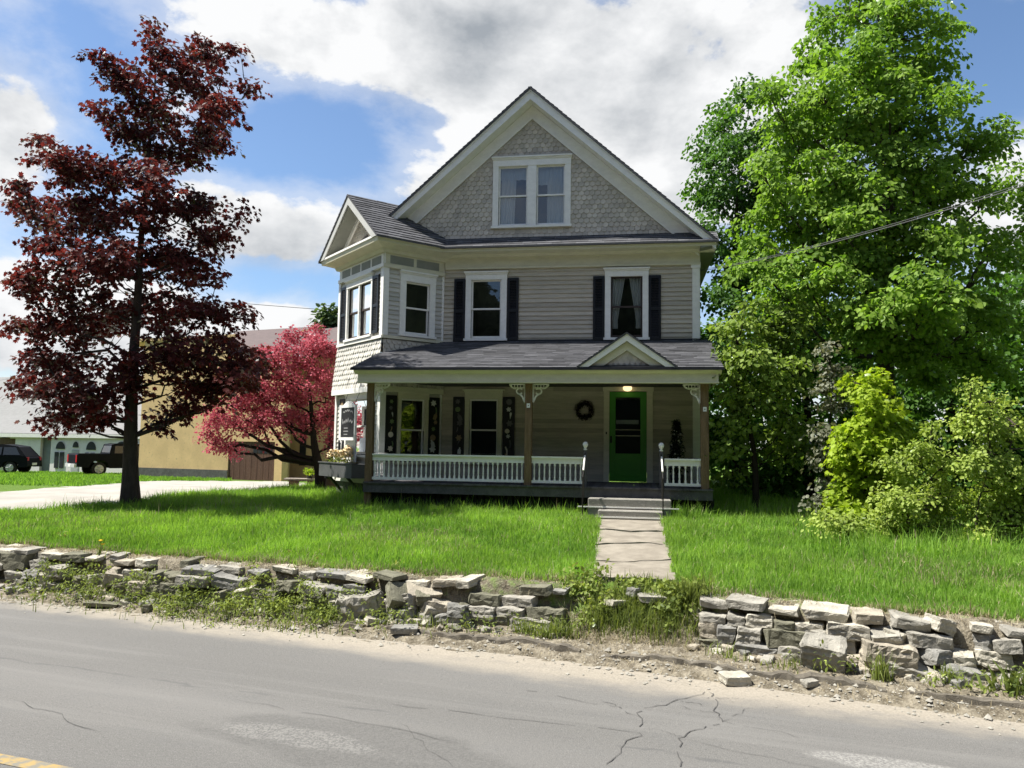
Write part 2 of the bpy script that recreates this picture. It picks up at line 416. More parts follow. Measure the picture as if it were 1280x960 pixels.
def ribbon(mb, pts, w, z):
    """ragged flat strip on the road, pts in (s, q)"""
    pts = [np.asarray(p, float) for p in pts]
    L = []; R_ = []
    for k, p in enumerate(pts):
        d = pts[min(k + 1, len(pts) - 1)] - pts[max(k - 1, 0)]; d /= np.linalg.norm(d); nrm = np.array([-d[1], d[0]])
        ww = w * (.5 + random.random()) * .5
        if k in (0, len(pts) - 1): ww *= .2
        L.append(p + nrm * ww); R_.append(p - nrm * ww)
    for k in range(len(pts) - 1):
        if random.random() < .2: continue
        mb.poly([(a[0], a[1], z) for a in (L[k], L[k + 1], R_[k + 1], R_[k])])


def wiggle(a, b, n, amp):
    a = np.asarray(a, float); b = np.asarray(b, float); d = b - a; nr = np.array([-d[1], d[0]]) / np.linalg.norm(d)
    out = []; off = 0
    for k in range(n + 1):
        off = off * .6 + random.uniform(-amp, amp)
        out.append(a + d * k / n + nr * off * (0 if k in (0, n) else 1))
    return out


def build_road():
    mb = MB()
    sl_ = list(np.linspace(-300, -16, 12)) + list(np.arange(-16, 10, .25)) + list(np.linspace(10, 300, 12))
    qe = lambda s: np.interp(s, EDGE_S, EDGE_Q) + .035 * wob(s * 1.9) + .06
    for a, b in zip(sl_[:-1], sl_[1:]):
        mb.poly([(a, -6, 0), (b, -6, 0), (b, qe(b), 0), (a, qe(a), 0)])
    rz = -TH
    def place(o): o.location = (0, 0, -.85); o.rotation_euler = (0, 0, rz); return tag(o, kind='structure')
    o = mb.build('road', road_material()); place(o); o.location.z = -.84
    # yellow centre line
    mb = MB(); random.seed(5)
    t = NT('worn yellow paint'); n = t.noise(14, 6, .65); t.fin(t.mix(t.rng(n, .4, .62), (.30, .215, .085, 1), (.17, .16, .13, 1)), .8)
    for k in range(-60, 12):
        w0, w1 = 4.07 + .01 * wob(k), 4.185 + .01 * wob(k + 5)
        mb.poly([(k, w0, 0), (k + 1, 4.07 + .01 * wob(k + 1), 0), (k + 1, 4.185 + .01 * wob(k + 6), 0), (k, w1, 0)])
    o = place(mb.build('road_line', t.mat)); o.location.z = -.836
    # cracks
    t = NT('crack'); t.fin((.075, .073, .07, 1), .95)
    mb = MB(); random.seed(11)
    main = wiggle((-.62, 7.55), (-1.15, 6.7), 14, .035) + wiggle((-1.15, 6.7), (-1.02, 6.2), 8, .03)[1:] + wiggle((-1.02, 6.2), (-1.3, 5.1), 14, .04)[1:]
    ribbon(mb, main, .0075, 0)
    m2 = wiggle((-.62, 7.5), (-.45, 6.75), 12, .03) + wiggle((-.45, 6.75), (-.75, 6.25), 9, .03)[1:] + wiggle((-.75, 6.25), (-.5, 5.2), 12, .035)[1:]
    ribbon(mb, m2, .0075, 0)
    for a, b in (((-1.1, 6.75), (-2.3, 6.95)), ((-.5, 6.8), (.15, 6.6)), ((-.45, 6.75), (-.2, 7.2)), ((-1.02, 6.25), (-3.2, 6.15)), ((-.75, 6.25), (.9, 5.9)), ((-.95, 7.0), (-.5, 6.95)), ((-1.0, 6.4), (-.72, 6.3)), ((-1.15, 6.65), (-1.5, 6.9)), ((-.62, 7.3), (-.3, 7.45)), ((-4.5, 5.75), (-2.3, 5.55)), ((-6.2, 5.05), (-4.9, 4.75)), ((-2.9, 5.75), (-2.1, 5.1)), ((-.9, 7.2), (-.62, 7.1))):
        ribbon(mb, wiggle(a, b, 12, .03), random.uniform(.003, .006), 0)
    o = place(mb.build('road_crack', t.mat)); o.location.z = -.834


def in_poly(x, y, poly):
    x = np.asarray(x); y = np.asarray(y); c = np.zeros(x.shape, bool); n = len(poly)
    for i in range(n):
        x0, y0 = poly[i]; x1, y1 = poly[(i + 1) % n]
        if y0 == y1: continue
        c ^= ((y0 > y) != (y1 > y)) & (x < (x1 - x0) * (y - y0) / (y1 - y0) + x0)
    return c


def build_drive():
    global DRIVE
    near = [(-60, 646), (0, 641), (80, 637), (160, 632), (250, 622), (330, 616), (392, 612)]
    far = [(430, 606), (360, 603), (200, 602), (160, 604), (80, 610), (0, 617), (-60, 622)]
    A = [ground_at(*p)[:2] for p in near]; B = [ground_at(*p)[:2] for p in far]
    DRIVE = [tuple(p) for p in A + B]
    t = NT('pale concrete drive'); n = t.noise(.9, 5); n2 = t.noise(20, 5, .6)
    t.bump(n2, .01, .4); t.fin(t.mix(t.rng(n, .3, .7), (.27, .255, .225, 1), (.35, .33, .29, 1)), .9, .15)
    xs = [p[0] for p in DRIVE]; ys = [p[1] for p in DRIVE]
    X, Y = np.meshgrid(np.arange(min(xs) - 1, max(xs) + 1, .35), np.arange(min(ys) - 1, max(ys) + 1, .35), indexing='ij')
    Z = height(X, Y) + .035; n_, k_ = X.shape; i = np.arange(n_ * k_).reshape(n_, k_)
    cxm = (X[:-1, :-1] + X[1:, 1:]) / 2; cym = (Y[:-1, :-1] + Y[1:, 1:]) / 2
    ok = in_poly(cxm, cym, DRIVE).ravel()
    F = np.stack([i[:-1, :-1], i[1:, :-1], i[1:, 1:], i[:-1, 1:]], -1).reshape(-1, 4)[ok]
    o = fast('driveway', np.stack([X, Y, Z], -1).reshape(-1, 3), F, np.full(len(F), .5), t.mat); tag(o, kind='structure')


def H2W(u, v, z=0): return ORG + RH * u + BH * v + np.array([0, 0, z])


def build_path():
    global PATH
    mb = MB(); random.seed(8)
    a = ground_at(740, 728)[:2]; b = ground_at(845, 729)[:2]; c = H2W(2.96, -3.18)[:2]; d = H2W(1.78, -3.18)[:2]
    a, b, c, d = [np.array(p) for p in (a, b, c, d)]
    PATH = [tuple(p) for p in (a, b, c, d)]
    fr = [0, .235, .46, .70, 1.0]
    for k in range(4):
        t0, t1 = fr[k] + .004, fr[k + 1] - .004; tilt = random.uniform(-.012, .012)
        n = 8
        L0, L1 = a + (d - a) * t0, a + (d - a) * t1; R0_, R1_ = b + (c - b) * t0, b + (c - b) * t1
        low, top = [], []
        ring = [L0 + (R0_ - L0) * i / n for i in range(n + 1)] + [R0_ + (R1_ - R0_) * i / 4 for i in range(1, 5)] + [R1_ + (L1 - R1_) * i / n for i in range(1, n + 1)] + [L1 + (L0 - L1) * i / 4 for i in range(1, 4)]
        ring = [p + np.array([random.uniform(-.012, .012), random.uniform(-.018, .018)]) for p in ring]
        base = [np.array([p[0], p[1], float(height(*p)) - .10]) for p in ring]
        zt = [float(height(*p)) + .045 + tilt * (-1 if i < n else 1) for i, p in enumerate(ring)]
        mb.mesh([(p[0], p[1], p[2]) for p in base] + [(p[0], p[1], z) for p, z in zip(ring, zt)],
                [tuple(range(len(ring), 2 * len(ring)))] + [(i, (i + 1) % len(ring), len(ring) + (i + 1) % len(ring), len(ring) + i) for i in range(len(ring))], random.random())
    t = NT('walk slab concrete'); n1 = t.noise(3, 6, .6); n2 = t.noise(60, 4, .7)
    col = t.mix(t.rng(n1, .3, .7), (.19, .168, .135, 1), (.28, .252, .205, 1)); col = t.mix(t.rng(n2, .5, .72, 0, .5), col, (.16, .145, .12, 1))
    t.bump(n2, .012, .6); o = mb.build('path', t.fin(col, .92, .15)); tag(o, kind='structure')


build_ground(); build_road(); build_drive(); build_path()

# ------------------------------------------------------------------ the house
HOUSE = empty('house', ORG, -HYAW, 'grey clapboard Victorian house with steep shingled gable, front porch and green door', 'house')


def clip_convex(poly, clip):
    out = poly
    n = len(clip)
    for i in range(n):
        ax, ay = clip[i]; bx, by = clip[(i + 1) % n]; inp, out = out, []
        if not inp: return []
        def side(p): return (bx - ax) * (p[1] - ay) - (by - ay) * (p[0] - ax)
        for k in range(len(inp)):
            p, q_ = inp[k], inp[(k + 1) % len(inp)]; sp, sq_ = side(p), side(q_)
            if sp >= 0: out.append(p)
            if (sp >= 0) != (sq_ >= 0):
                t = sp / (sp - sq_); out.append((p[0] + (q_[0] - p[0]) * t, p[1] + (q_[1] - p[1]) * t))
    return out


def ccw(poly):
    a = sum(poly[i][0] * poly[(i + 1) % len(poly)][1] - poly[(i + 1) % len(poly)][0] * poly[i][1] for i in range(len(poly)))
    return poly if a > 0 else poly[::-1]


def surf(mb, P0, ex, ey, nrm, poly, row, thick, tab=None, openings=(), shape='rect', rnd=random):
    """boards, shingles or roof tabs laid in rows over a flat convex polygon (2d in ex, ey), lapping along nrm"""
    P0, ex, ey, nrm = [np.asarray(t, float) for t in (P0, ex, ey, nrm)]
    poly = ccw([tuple(p) for p in poly])
    y_lo = min(p[1] for p in poly); y_hi = max(p[1] for p in poly); x_lo = min(p[0] for p in poly); x_hi = max(p[0] for p in poly)
    nrow = max(1, int(math.ceil((y_hi - y_lo) / row - .02)))
    for r in range(nrow):
        y0 = y_lo + r * row; y1 = y0 + row
        over = row * .7 if shape != 'rect' else 0.0
        off = lambda y: thick * (1 - (y - y0) / (row + over))
        M = lambda x, y, o=None: P0 + ex * x + ey * y + nrm * (off(y) if o is None else o)
        cuts = sorted({y0, y1} | {b for o in openings for b in (o[1], o[3]) if y0 < b < y1}) if shape == 'rect' else [y0, y1 + over]
        for ya, yb in zip(cuts[:-1], cuts[1:]):
            xs = [(x_lo, x_hi)]
            for o in openings:
                if o[1] < yb - 1e-6 and o[3] > ya + 1e-6 and (shape == 'rect' or (o[1] < y1 and o[3] > y0)):
                    nx = []
                    for a, b in xs:
                        if o[0] > a: nx.append((a, min(b, o[0])))
                        if o[2] < b: nx.append((max(a, o[2]), b))
                    xs = [t for t in nx if t[1] - t[0] > 1e-4]
            for a, b in xs:
                segs = []
                if tab is None:
                    x = a
                    while x < b - 1e-6:
                        L = rnd.uniform(2.2, 4.2); e = min(b, x + L)
                        if b - e < .5: e = b
                        segs.append((x, e)); x = e
                else:
                    x = a - (tab * .5 if r % 2 else 0) - (rnd.uniform(0, tab * .4) if shape == 'roof' or shape == 'rect' else 0)
                    while x < b - 1e-6:
                        w = tab * (rnd.uniform(.75, 1.3) if shape == 'rect' else 1.0)
                        segs.append((max(a, x), min(b, x + w))) if min(b, x + w) > max(a, x) + 1e-4 else None
                        x += w
                for c, d in segs:
                    j = rnd.uniform(-.06, .06) * row if shape != 'rect' else (rnd.uniform(-.04, .04) * row if tab else 0)
                    ja = max(y_lo, ya + j) if ya == y0 else ya
                    if shape == 'fish':
                        w = d - c; g = w * .03
                        pr = [(c + g, yb), (c + g, ja + row * .42), (c + w * .17, ja + row * .13), (c + w * .36, ja), (c + w * .64, ja), (c + w * .83, ja + row * .13), (d - g, ja + row * .42), (d - g, yb)]
                    elif shape == 'hex':
                        w = d - c; g = w * .03
                        pr = [(c + g, yb), (c + g, ja + row * .5), (c + w * .3, ja), (c + w * .7, ja), (d - g, ja + row * .5), (d - g, yb)]
                    elif shape == 'diamond':
                        w = d - c
                        pr = [(c, yb), (c, ja + row * .8), (c + w * .5, ja), (d, ja + row * .8), (d, yb)]
                    else:
                        g = .0015 if tab else 0
                        pr = [(c + g, ja), (d - g, ja), (d - g, yb), (c + g, yb)]
                    q_ = clip_convex(ccw(pr), poly)
                    if len(q_) < 3: continue
                    sh = rnd.random()
                    dz = rnd.uniform(0, thick * .25) if tab else 0
                    top = [M(x, y, off(y) + dz) for x, y in q_]
                    mb.poly(top, sh)
                    # lip under the lower edge
                    yl = min(p[1] for p in q_)
                    for i in range(len(q_)):
                        p, p2 = q_[i], q_[(i + 1) % len(q_)]
                        if (p[1] + p2[1]) / 2 < yl + row * .45 and abs(p[0] - p2[0]) > 1e-4 and ya == y0:
                            mb.poly([M(*p, off(p[1]) + dz), M(*p, -.002), M(*p2, -.002), M(*p2, off(p2[1]) + dz)], sh)


UZ = np.array([0, 0, 1.])


class Face:
    """a wall plane of the house: x along ex, z up, o outwards"""
    def __init__(s, p0, ex, n): s.p0 = np.array(p0, float); s.ex = np.array(ex, float); s.n = np.array(n, float)
    def __call__(s, x, z, o): return s.p0 + s.ex * x + UZ * z + s.n * o
    def B(s): return lambda x, o, z: s(x, z, o)


K = math.sqrt(.5)
FRONT = Face((0, 0, 0), (1, 0, 0), (0, -1, 0))
CB = np.array([-3.304, -1.131, 0]); JB = np.array([-2.173, 0, 0]); EB = CB + 2.5 * np.array([-K, K, 0])
BAYL = Face(CB, (-K, K, 0), (-K, -K, 0))
BAYR = Face(CB, (K, K, 0), (K, -K, 0))
BAYB = Face(EB, (K, K, 0), (-K, K, 0))


def fbox(mb, F, x0, x1, z0, z1, o0, o1, shade=None):
    mb.box((x0, o0, z0), (x1, o1, z1), F.B(), shade)


def curtain(F, x0, x1, z0, z1, o, gather=0.0, parent=None, wave=.016, matl=None, freq=70, side=1):
    n = 22; mb = MB(); rows = 7
    g = []
    for r in range(rows):
        t = r / (rows - 1); z = z1 + (z0 - z1) * t
        ww = (x1 - x0) * (1 - gather * min(1, t * 1.25))
        for k in range(n):
            f = k / (n - 1); x = (x0 + ww * f) if side > 0 else (x1 - ww * f)
            g.append(F(x, z, o + wave * math.sin(freq * f * .35 + t)))
    for r in range(rows - 1):
        for k in range(n - 1):
            a = r * n + k; mb.mesh([g[a], g[a + 1], g[a + n + 1], g[a + n]], [(0, 1, 2, 3)])
    return mb.build('curtain', matl or CURT, parent)


def window(F, x0, x1, z0, z1, trim=.12, header=(.2, .04), sill=True, sashm=None, curt=None, mull=None, trim_m=None, name='window', rails=True, depth=.6, lower_trim=.0):
    """opening x0..x1, z0..z1; casing, header, sash, panes and the dark room behind"""
    tm = trim_m or WHITE
    mb = MB()
    fbox(mb, F, x0 - trim, x0, z0 - .02, z1, .0, .055); fbox(mb, F, x1, x1 + trim, z0 - .02, z1, 0, .055)
    if sill: fbox(mb, F, x0 - trim - .03, x1 + trim + .03, z0 - .075, z0 - .02, -.02, .095)
    if mull: fbox(mb, F, mull[0], mull[1], z0 - .02, z1, .0, .05)
    w = mb.build(name, tm, HOUSE)
    hh, pr = header
    mb = MB()
    fbox(mb, F, x0 - trim - .005, x1 + trim + .005, z1, z1 + hh - .045, 0, .062)
    fbox(mb, F, x0 - trim - .02, x1 + trim + .02, z1 + hh - .07, z1 + hh - .035, .0, .085)
    fbox(mb, F, x0 - trim - pr, x1 + trim + pr, z1 + hh - .035, z1 + hh, -.01, .115)
    mb.build('header', tm, w)
    spans = [(x0, x1)] if not mull else [(x0, mull[0]), (mull[1], x1)]
    zm = (z0 + z1) / 2 + .0
    for a, b in spans:
        mb = MB(); fw = .038
        for (lo, hi, o) in ((z0, zm + .02, -.035), (zm - .018, z1, -.008)):
            fbox(mb, F, a, a + fw, lo, hi, o - .03, o); fbox(mb, F, b - fw, b, lo, hi, o - .03, o)
            fbox(mb, F, a + fw, b - fw, lo, lo + fw * (1.3 if lo == z0 else 1), o - .03, o); fbox(mb, F, a + fw, b - fw, hi - fw, hi, o - .03, o)
        mb.build('sash', sashm or WHITE, w)
        mb = MB()
        mb.poly([F(a + fw, z0 + fw, -.05), F(b - fw, z0 + fw, -.05), F(b - fw, zm, -.05), F(a + fw, zm, -.05)])
        mb.poly([F(a + fw, zm, -.023), F(b - fw, zm, -.023), F(b - fw, z1 - fw, -.023), F(a + fw, z1 - fw, -.023)])
        mb.build('pane', GLASS, w)
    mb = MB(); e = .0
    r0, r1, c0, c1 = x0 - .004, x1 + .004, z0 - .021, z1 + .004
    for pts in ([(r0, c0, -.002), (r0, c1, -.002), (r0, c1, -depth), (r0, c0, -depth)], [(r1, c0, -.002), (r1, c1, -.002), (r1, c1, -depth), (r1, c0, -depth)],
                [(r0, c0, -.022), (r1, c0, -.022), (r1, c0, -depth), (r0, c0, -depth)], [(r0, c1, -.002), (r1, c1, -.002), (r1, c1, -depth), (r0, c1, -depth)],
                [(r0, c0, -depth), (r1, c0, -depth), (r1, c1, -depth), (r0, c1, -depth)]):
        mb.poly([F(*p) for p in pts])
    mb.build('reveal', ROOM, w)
    for c in (curt or []): curtain(F, *c[:4], -.12, c[4], w, side=c[5], matl=c[6] if len(c) > 6 else None)
    return w


def shutter(F, x0, x1, z0, z1, motifs=None, seed=0, tint=None):
    mb = MB(); st = .055
    fbox(mb, F, x0, x0 + st, z0, z1, .02, .06); fbox(mb, F, x1 - st, x1, z0, z1, .02, .06)
    zm = z0 + (z1 - z0) * .48
    for a, b in ((z0, z0 + .07), (zm - .035, zm + .035), (z1 - .07, z1)): fbox(mb, F, x0 + st, x1 - st, a, b, .02, .0585)
    if motifs:
        fbox(mb, F, x0 + st, x1 - st, z0 + .07, zm - .035, .024, .05); fbox(mb, F, x0 + st, x1 - st, zm + .035, z1 - .07, .024, .05)
    else:
        for a, b in ((z0 + .07, zm - .035), (zm + .035, z1 - .07)):
            n = int((b - a) / .038)
            for k in range(n):
                z = a + (b - a) * k / n; hh = (b - a) / n
                p = [F(x0 + st, z + .001, .052), F(x1 - st, z + .001, .052), F(x1 - st, z + hh * 1.1, .026), F(x0 + st, z + hh * 1.1, .026)]
                mb.prism(p, F.n * -.004)
    s = mb.build('shutter', tint or SHUT, HOUSE)
    if motifs:
        rd = random.Random(seed)
        for kind, fx, fz, ang, size, ci in motifs:
            cx = x0 + (x1 - x0) * fx; cz = z0 + (z1 - z0) * fz
            if kind == 'bottle': o2 = [(-.25, -.5), (.25, -.5), (.25, .1), (.1, .28), (.1, .5), (-.1, .5), (-.1, .28), (-.25, .1)]
            elif kind == 'carrot': o2 = [(0, -.5), (.13, .2), (.16, .34), (.05, .4), (.12, .55), (0, .44), (-.12, .55), (-.05, .4), (-.16, .34), (-.13, .2)]
            elif kind == 'round': o2 = [(.42 * math.cos(t * .5236), .42 * math.sin(t * .5236)) for t in range(12)]
            elif kind == 'flower': o2 = [((.5 if t % 2 else .3) * math.cos(t * .5236), (.5 if t % 2 else .3) * math.sin(t * .5236)) for t in range(12)]
            else: o2 = [(-.08, -.5), (.06, -.5), (.16, 0), (.05, .5), (-.12, .45), (-.04, 0)]
            ca, sa = math.cos(ang), math.sin(ang)
            pts = [(cx + (x * ca - y * sa) * size, cz + (x * sa + y * ca) * size) for x, y in o2]
            mb = MB(); mb.prism([F(x, z, .0605) for x, z in pts], F.n * .004)
            mb.build('painted_motif', MOTIF[ci], s)
    return s


MOTIF = [paint('motif cream', (.62, .57, .44), .6), paint('motif white', (.62, .62, .60), .6), paint('motif tan', (.30, .22, .13), .6), paint('motif green', (.16, .22, .10), .6), paint('motif dusk', (.12, .115, .12), .6)]


def rand_motifs(seed, bright):
    rd = random.Random(seed); out = []
    kinds = ['bottle', 'carrot', 'round', 'flower', 'leaf']
    for k in range(9):
        fz = .07 + .105 * k + rd.uniform(-.02, .02)
        ci = rd.choice(bright) if rd.random() < .5 else rd.choice([2, 3, 4, 4])
        out.append((rd.choice(kinds), rd.uniform(.33, .67), fz, rd.uniform(-.5, .5), rd.uniform(.10, .2), ci))
    return out


rs = random.Random(3)
# --- main walls
W1 = (-1.47, 3.98, -.73, 5.40); W2 = (1.89, 3.98, 2.63, 5.42); LW = (-1.46, 1.02, -.77, 2.50); DR = (1.87, .61, 2.73, 2.70)
def grow(o, g=.0): return (o[0] - g, o[1] - .02, o[2] + g, o[3] + g)
mb = MB(); surf(mb, (0, 0, 0), (1, 0, 0), UZ, (0, -1, 0), [(-2.25, .55), (3.92, .55), (3.92, 6.0), (-2.25, 6.0)], .107, .026, None, [grow(W1), grow(W2), grow(LW), grow(DR)], rnd=rs)
mb.build('clapboard_wall', SIDING, HOUSE)
mb = MB()
for (a, b) in (((3.92, .0), (3.92, 10)), ((3.92, 10), (-3.85, 10)), ((-3.85, 10), (-3.85, .5))):
    d = np.array([b[0] - a[0], b[1] - a[1], 0.]); L = np.linalg.norm(d); d /= L; n = np.array([d[1], -d[0], 0])
    surf(mb, (a[0], a[1], 0), d, UZ, n, [(0, .5), (L, .5), (L, 6.0), (0, 6.0)], .107, .026, None, rnd=rs)
mb.build('rear_wall', SIDING, HOUSE)
mb = MB()
for p in ((3.77, 3.935),):
    fbox(mb, FRONT, p[0], p[1], .6, 5.58, .0, .045); fbox(mb, FRONT, p[0] - .03, p[1] + .02, 5.58, 5.69, 0, .065)
mb.box((3.90, .002, .6), (3.95, .16, 5.69))
mb.build('corner_board', WHITE, HOUSE)
mb = MB(); fbox(mb, FRONT, -2.20, -2.15, .62, 5.62, .0, .045); mb.build('corner_board', WHITE, HOUSE)
mb = MB(); fbox(mb, FRONT, -2.13, 3.95, 5.70, 5.96, .0, .05); fbox(mb, FRONT, -2.12, 3.96, 5.66, 5.71, .0, .075); mb.build('frieze_board', TRIM, HOUSE)
mb = MB()  # crown and soffit of the front eave
mb.prism([(-2.55, -.05, 5.94), (-2.55, -.12, 5.94), (-2.55, -.16, 6.00), (-2.55, -.45, 6.00), (-2.55, -.47, 6.12), (-2.55, -.02, 6.12)], (6.83, 0, 0))
mb.build('cornice', TRIM, HOUSE)
mb = MB()  # pent roof between eave and gable
surf(mb, (-2.6, -.52, 6.10), (1, 0, 0), np.array([0, .52, .34]) / math.hypot(.52, .34), np.array([0, -.34, .52]) / math.hypot(.52, .34), [(0, 0), (6.93, 0), (6.93, .62), (0, .62)], .14, .012, .3, rnd=rs)
fbox(mb, FRONT, -2.6, 4.33, 6.07, 6.105, .05, .53)
mb.build('pent_roof', ROOFM, HOUSE)
mb = MB()  # side eave boxes
mb.prism([(3.93, -.45, 5.95), (4.32, -.45, 6.02), (4.32, -.45, 6.12), (3.93, -.45, 6.12)], (0, 10.8, 0)); mb.build('side_eave', PANELC, HOUSE); mb = MB(); mb.prism([(-3.86, 1.6, 5.95), (-4.25, 1.6, 6.02), (-4.25, 1.6, 6.12), (-3.86, 1.6, 6.12)], (0, 8.8, 0))
mb.build('side_eave', PANELC, HOUSE)

# --- main gable
UC, ZA, SL = -.03, 9.97, .89
cn = 1 / math.hypot(1, SL)
GW = [(-.84, 6.73, -.127, 8.20), (.089, 6.73, .785, 8.20)]
GO = [(-.845, 6.70, .79, 8.21)]
def rz_(u, d): return ZA - d - SL * abs(u - UC)
mb = MB(); surf(mb, (0, 0, 0), (1, 0, 0), UZ, (0, -1, 0), [(-3.6, 6.40), (3.6, 6.40), (UC, rz_(UC, .45))], .112, .028, .13, GO, 'fish', rnd=rs)
mb.build('gable_wall', SHINGLE, HOUSE)
mb = MB(); mb.poly([(-4.0, .012, 6.0), (3.9, .012, 6.0), (3.9, .012, rz_(3.9, .1)), (UC, .012, rz_(UC, .1)), (-4.0, .012, rz_(-4.0, .1))][:0] or [(-4.0, .012, 6.42), (-.86, .012, 6.42), (-.86, .012, rz_(-.86, .2)), (-4.0, .012, 6.45)])
mb.poly([(.80, .012, 6.42), (3.85, .012, 6.42), (3.85, .012, 6.45), (.80, .012, rz_(.80, .2))]); mb.poly([(-.86, .012, 8.22), (.80, .012, 8.22), (.80, .012, rz_(.8, .2)), (UC, .012, rz_(UC, .2)), (-.86, .012, rz_(-.86, .2))]); mb.poly([(-.86, .012, 6.42), (.8, .012, 6.42), (.8, .012, 6.69), (-.86, .012, 6.69)])
mb.build('gable_sheathing', SHINGLE, HOUSE)
for sg in (-1, 1):
    U_ = lambda d, sg=sg: UC + sg * d
    end = 4.30 if sg > 0 else 4.20
    mb = MB()   # barge board, outer face
    mb.prism([(U_(0), -.45, ZA - .03), (U_(end), -.45, rz_(U_(end), .03)), (U_(end), -.45, rz_(U_(end), .23)), (U_(0), -.45, ZA - .29)], (0, .035, 0))
    mb.prism([(U_(0), -.475, ZA - .02), (U_(end), -.475, rz_(U_(end), .02)), (U_(end), -.475, rz_(U_(end), .10)), (U_(0), -.475, ZA - .10)], (0, .022, 0))
    mb.build('barge_board', WHITE, HOUSE)
    mb = MB()   # sloping soffit
    mb.prism([(U_(0), -.412, ZA - .26), (U_(end), -.412, rz_(U_(end), .2)), (U_(end), -.412, rz_(U_(end), .17)), (U_(0), -.412, ZA - .22)], (0, .40, 0))
    mb.build('soffit', WHITE, HOUSE)
    mb = MB()   # rake frieze on the wall
    e2 = 3.95
    mb.prism([(U_(0), -.045, ZA - .27), (U_(e2), -.045, rz_(U_(e2), .2)), (U_(e2), -.045, rz_(U_(e2), .58)), (U_(0), -.045, ZA - .60)], (0, .047, 0))
    mb.prism([(U_(0), -.07, ZA - .54), (U_(e2), -.07, rz_(U_(e2), .54)), (U_(e2), -.07, rz_(U_(e2), .595)), (U_(0), -.07, ZA - .615)], (0, .024, 0))
    mb.build('rake_frieze', WHITE, HOUSE)
    mb = MB()   # roof slope
    L = end / cn * 1.0; D = end * math.hypot(1, SL)
    surf(mb, (U_(end + .03), -.52, rz_(U_(end + .03), 0)), (0, 1, 0), np.array([-sg * cn, 0, SL * cn]), np.array([sg * SL * cn, 0, cn]), [(0, 0), (10.9, 0), (10.9, D + .02), (0, D + .02)], .14, .014, .33, rnd=rs)
    mb.prism([(U_(0), -.515, ZA + .0), (U_(end), -.515, rz_(U_(end), 0)), (U_(end), -.515, rz_(U_(end), .05)), (U_(0), -.515, ZA - .055)], (0, 10.9, 0))
    mb.build('main_roof', ROOFM, HOUSE)
window(FRONT, -.84, .785, 6.73, 8.20, .14, (.23, .03), mull=(-.127, .089), depth=.9,
       curt=[(-.80, -.42, 6.75, 8.05, .1, 1), (.34, .75, 6.75, 8.12, .05, 1), (-.82, -.15, 7.9, 8.2, 0, 1), (.1, .78, 7.75, 8.2, 0, 1)])
mb = MB(); mb.poly([(-3.8, 10.35, 6), (3.9, 10.35, 6), (3.9, 10.35, rz_(3.9, .1)), (UC, 10.35, rz_(UC, .1)), (-3.8, 10.35, rz_(-3.8, .1))]); mb.build('rear_gable_wall', SHINGLE, HOUSE)
# rear cross gable on the left
mb = MB()
zc, uL = 9.15, -4.75
for sg in (-1, 1):
    dd = 2.4; nn = np.array([0, sg * .64, .77])
    surf(mb, (uL, 5.0 + sg * dd, zc - dd * .83), (1, 0, 0), np.array([0, -sg * .77, .64]), nn, [(0, 0), (4.3, 0), (4.3, dd / .77), (0, dd / .77)], .14, .014, .33, rnd=rs)
mb.prism([(uL + .25, 5.0 - 2.1, 6.0), (uL + .25, 5.0 + 2.1, 6.0), (uL + .25, 5.0 + 2.1, zc - 2.1 * .83 - .1), (uL + .25, 5.0, zc - .1), (uL + .25, 5.0 - 2.1, zc - 2.1 * .83 - .1)], (.05, 0, 0))
mb.build('cross_roof', ROOFM, HOUSE)

# --- upper front windows and shutters
window(FRONT, W1[0], W1[2], W1[1], W1[3], .135, (.2, .04))
window(FRONT, W2[0], W2[2], W2[1], W2[3], .135, (.2, .04), sashm=BROWNF, curt=[(1.92, 2.22, 4.2, 5.4, .55, 1), (2.32, 2.60, 4.2, 5.4, .55, -1)])
for a, b in ((-1.895, -1.62), (-.58, -.305), (1.475, 1.745), (2.775, 3.055)): shutter(FRONT, a, b, 3.90, 5.43)
# --- lower front window
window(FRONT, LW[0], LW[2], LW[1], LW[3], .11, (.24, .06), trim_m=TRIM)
shutter(FRONT, -1.86, -1.58, 1.0, 2.55, rand_motifs(1, [4, 1, 0]), 1); shutter(FRONT, -.64, -.36, 1.0, 2.55, rand_motifs(2, [0, 1]), 2)

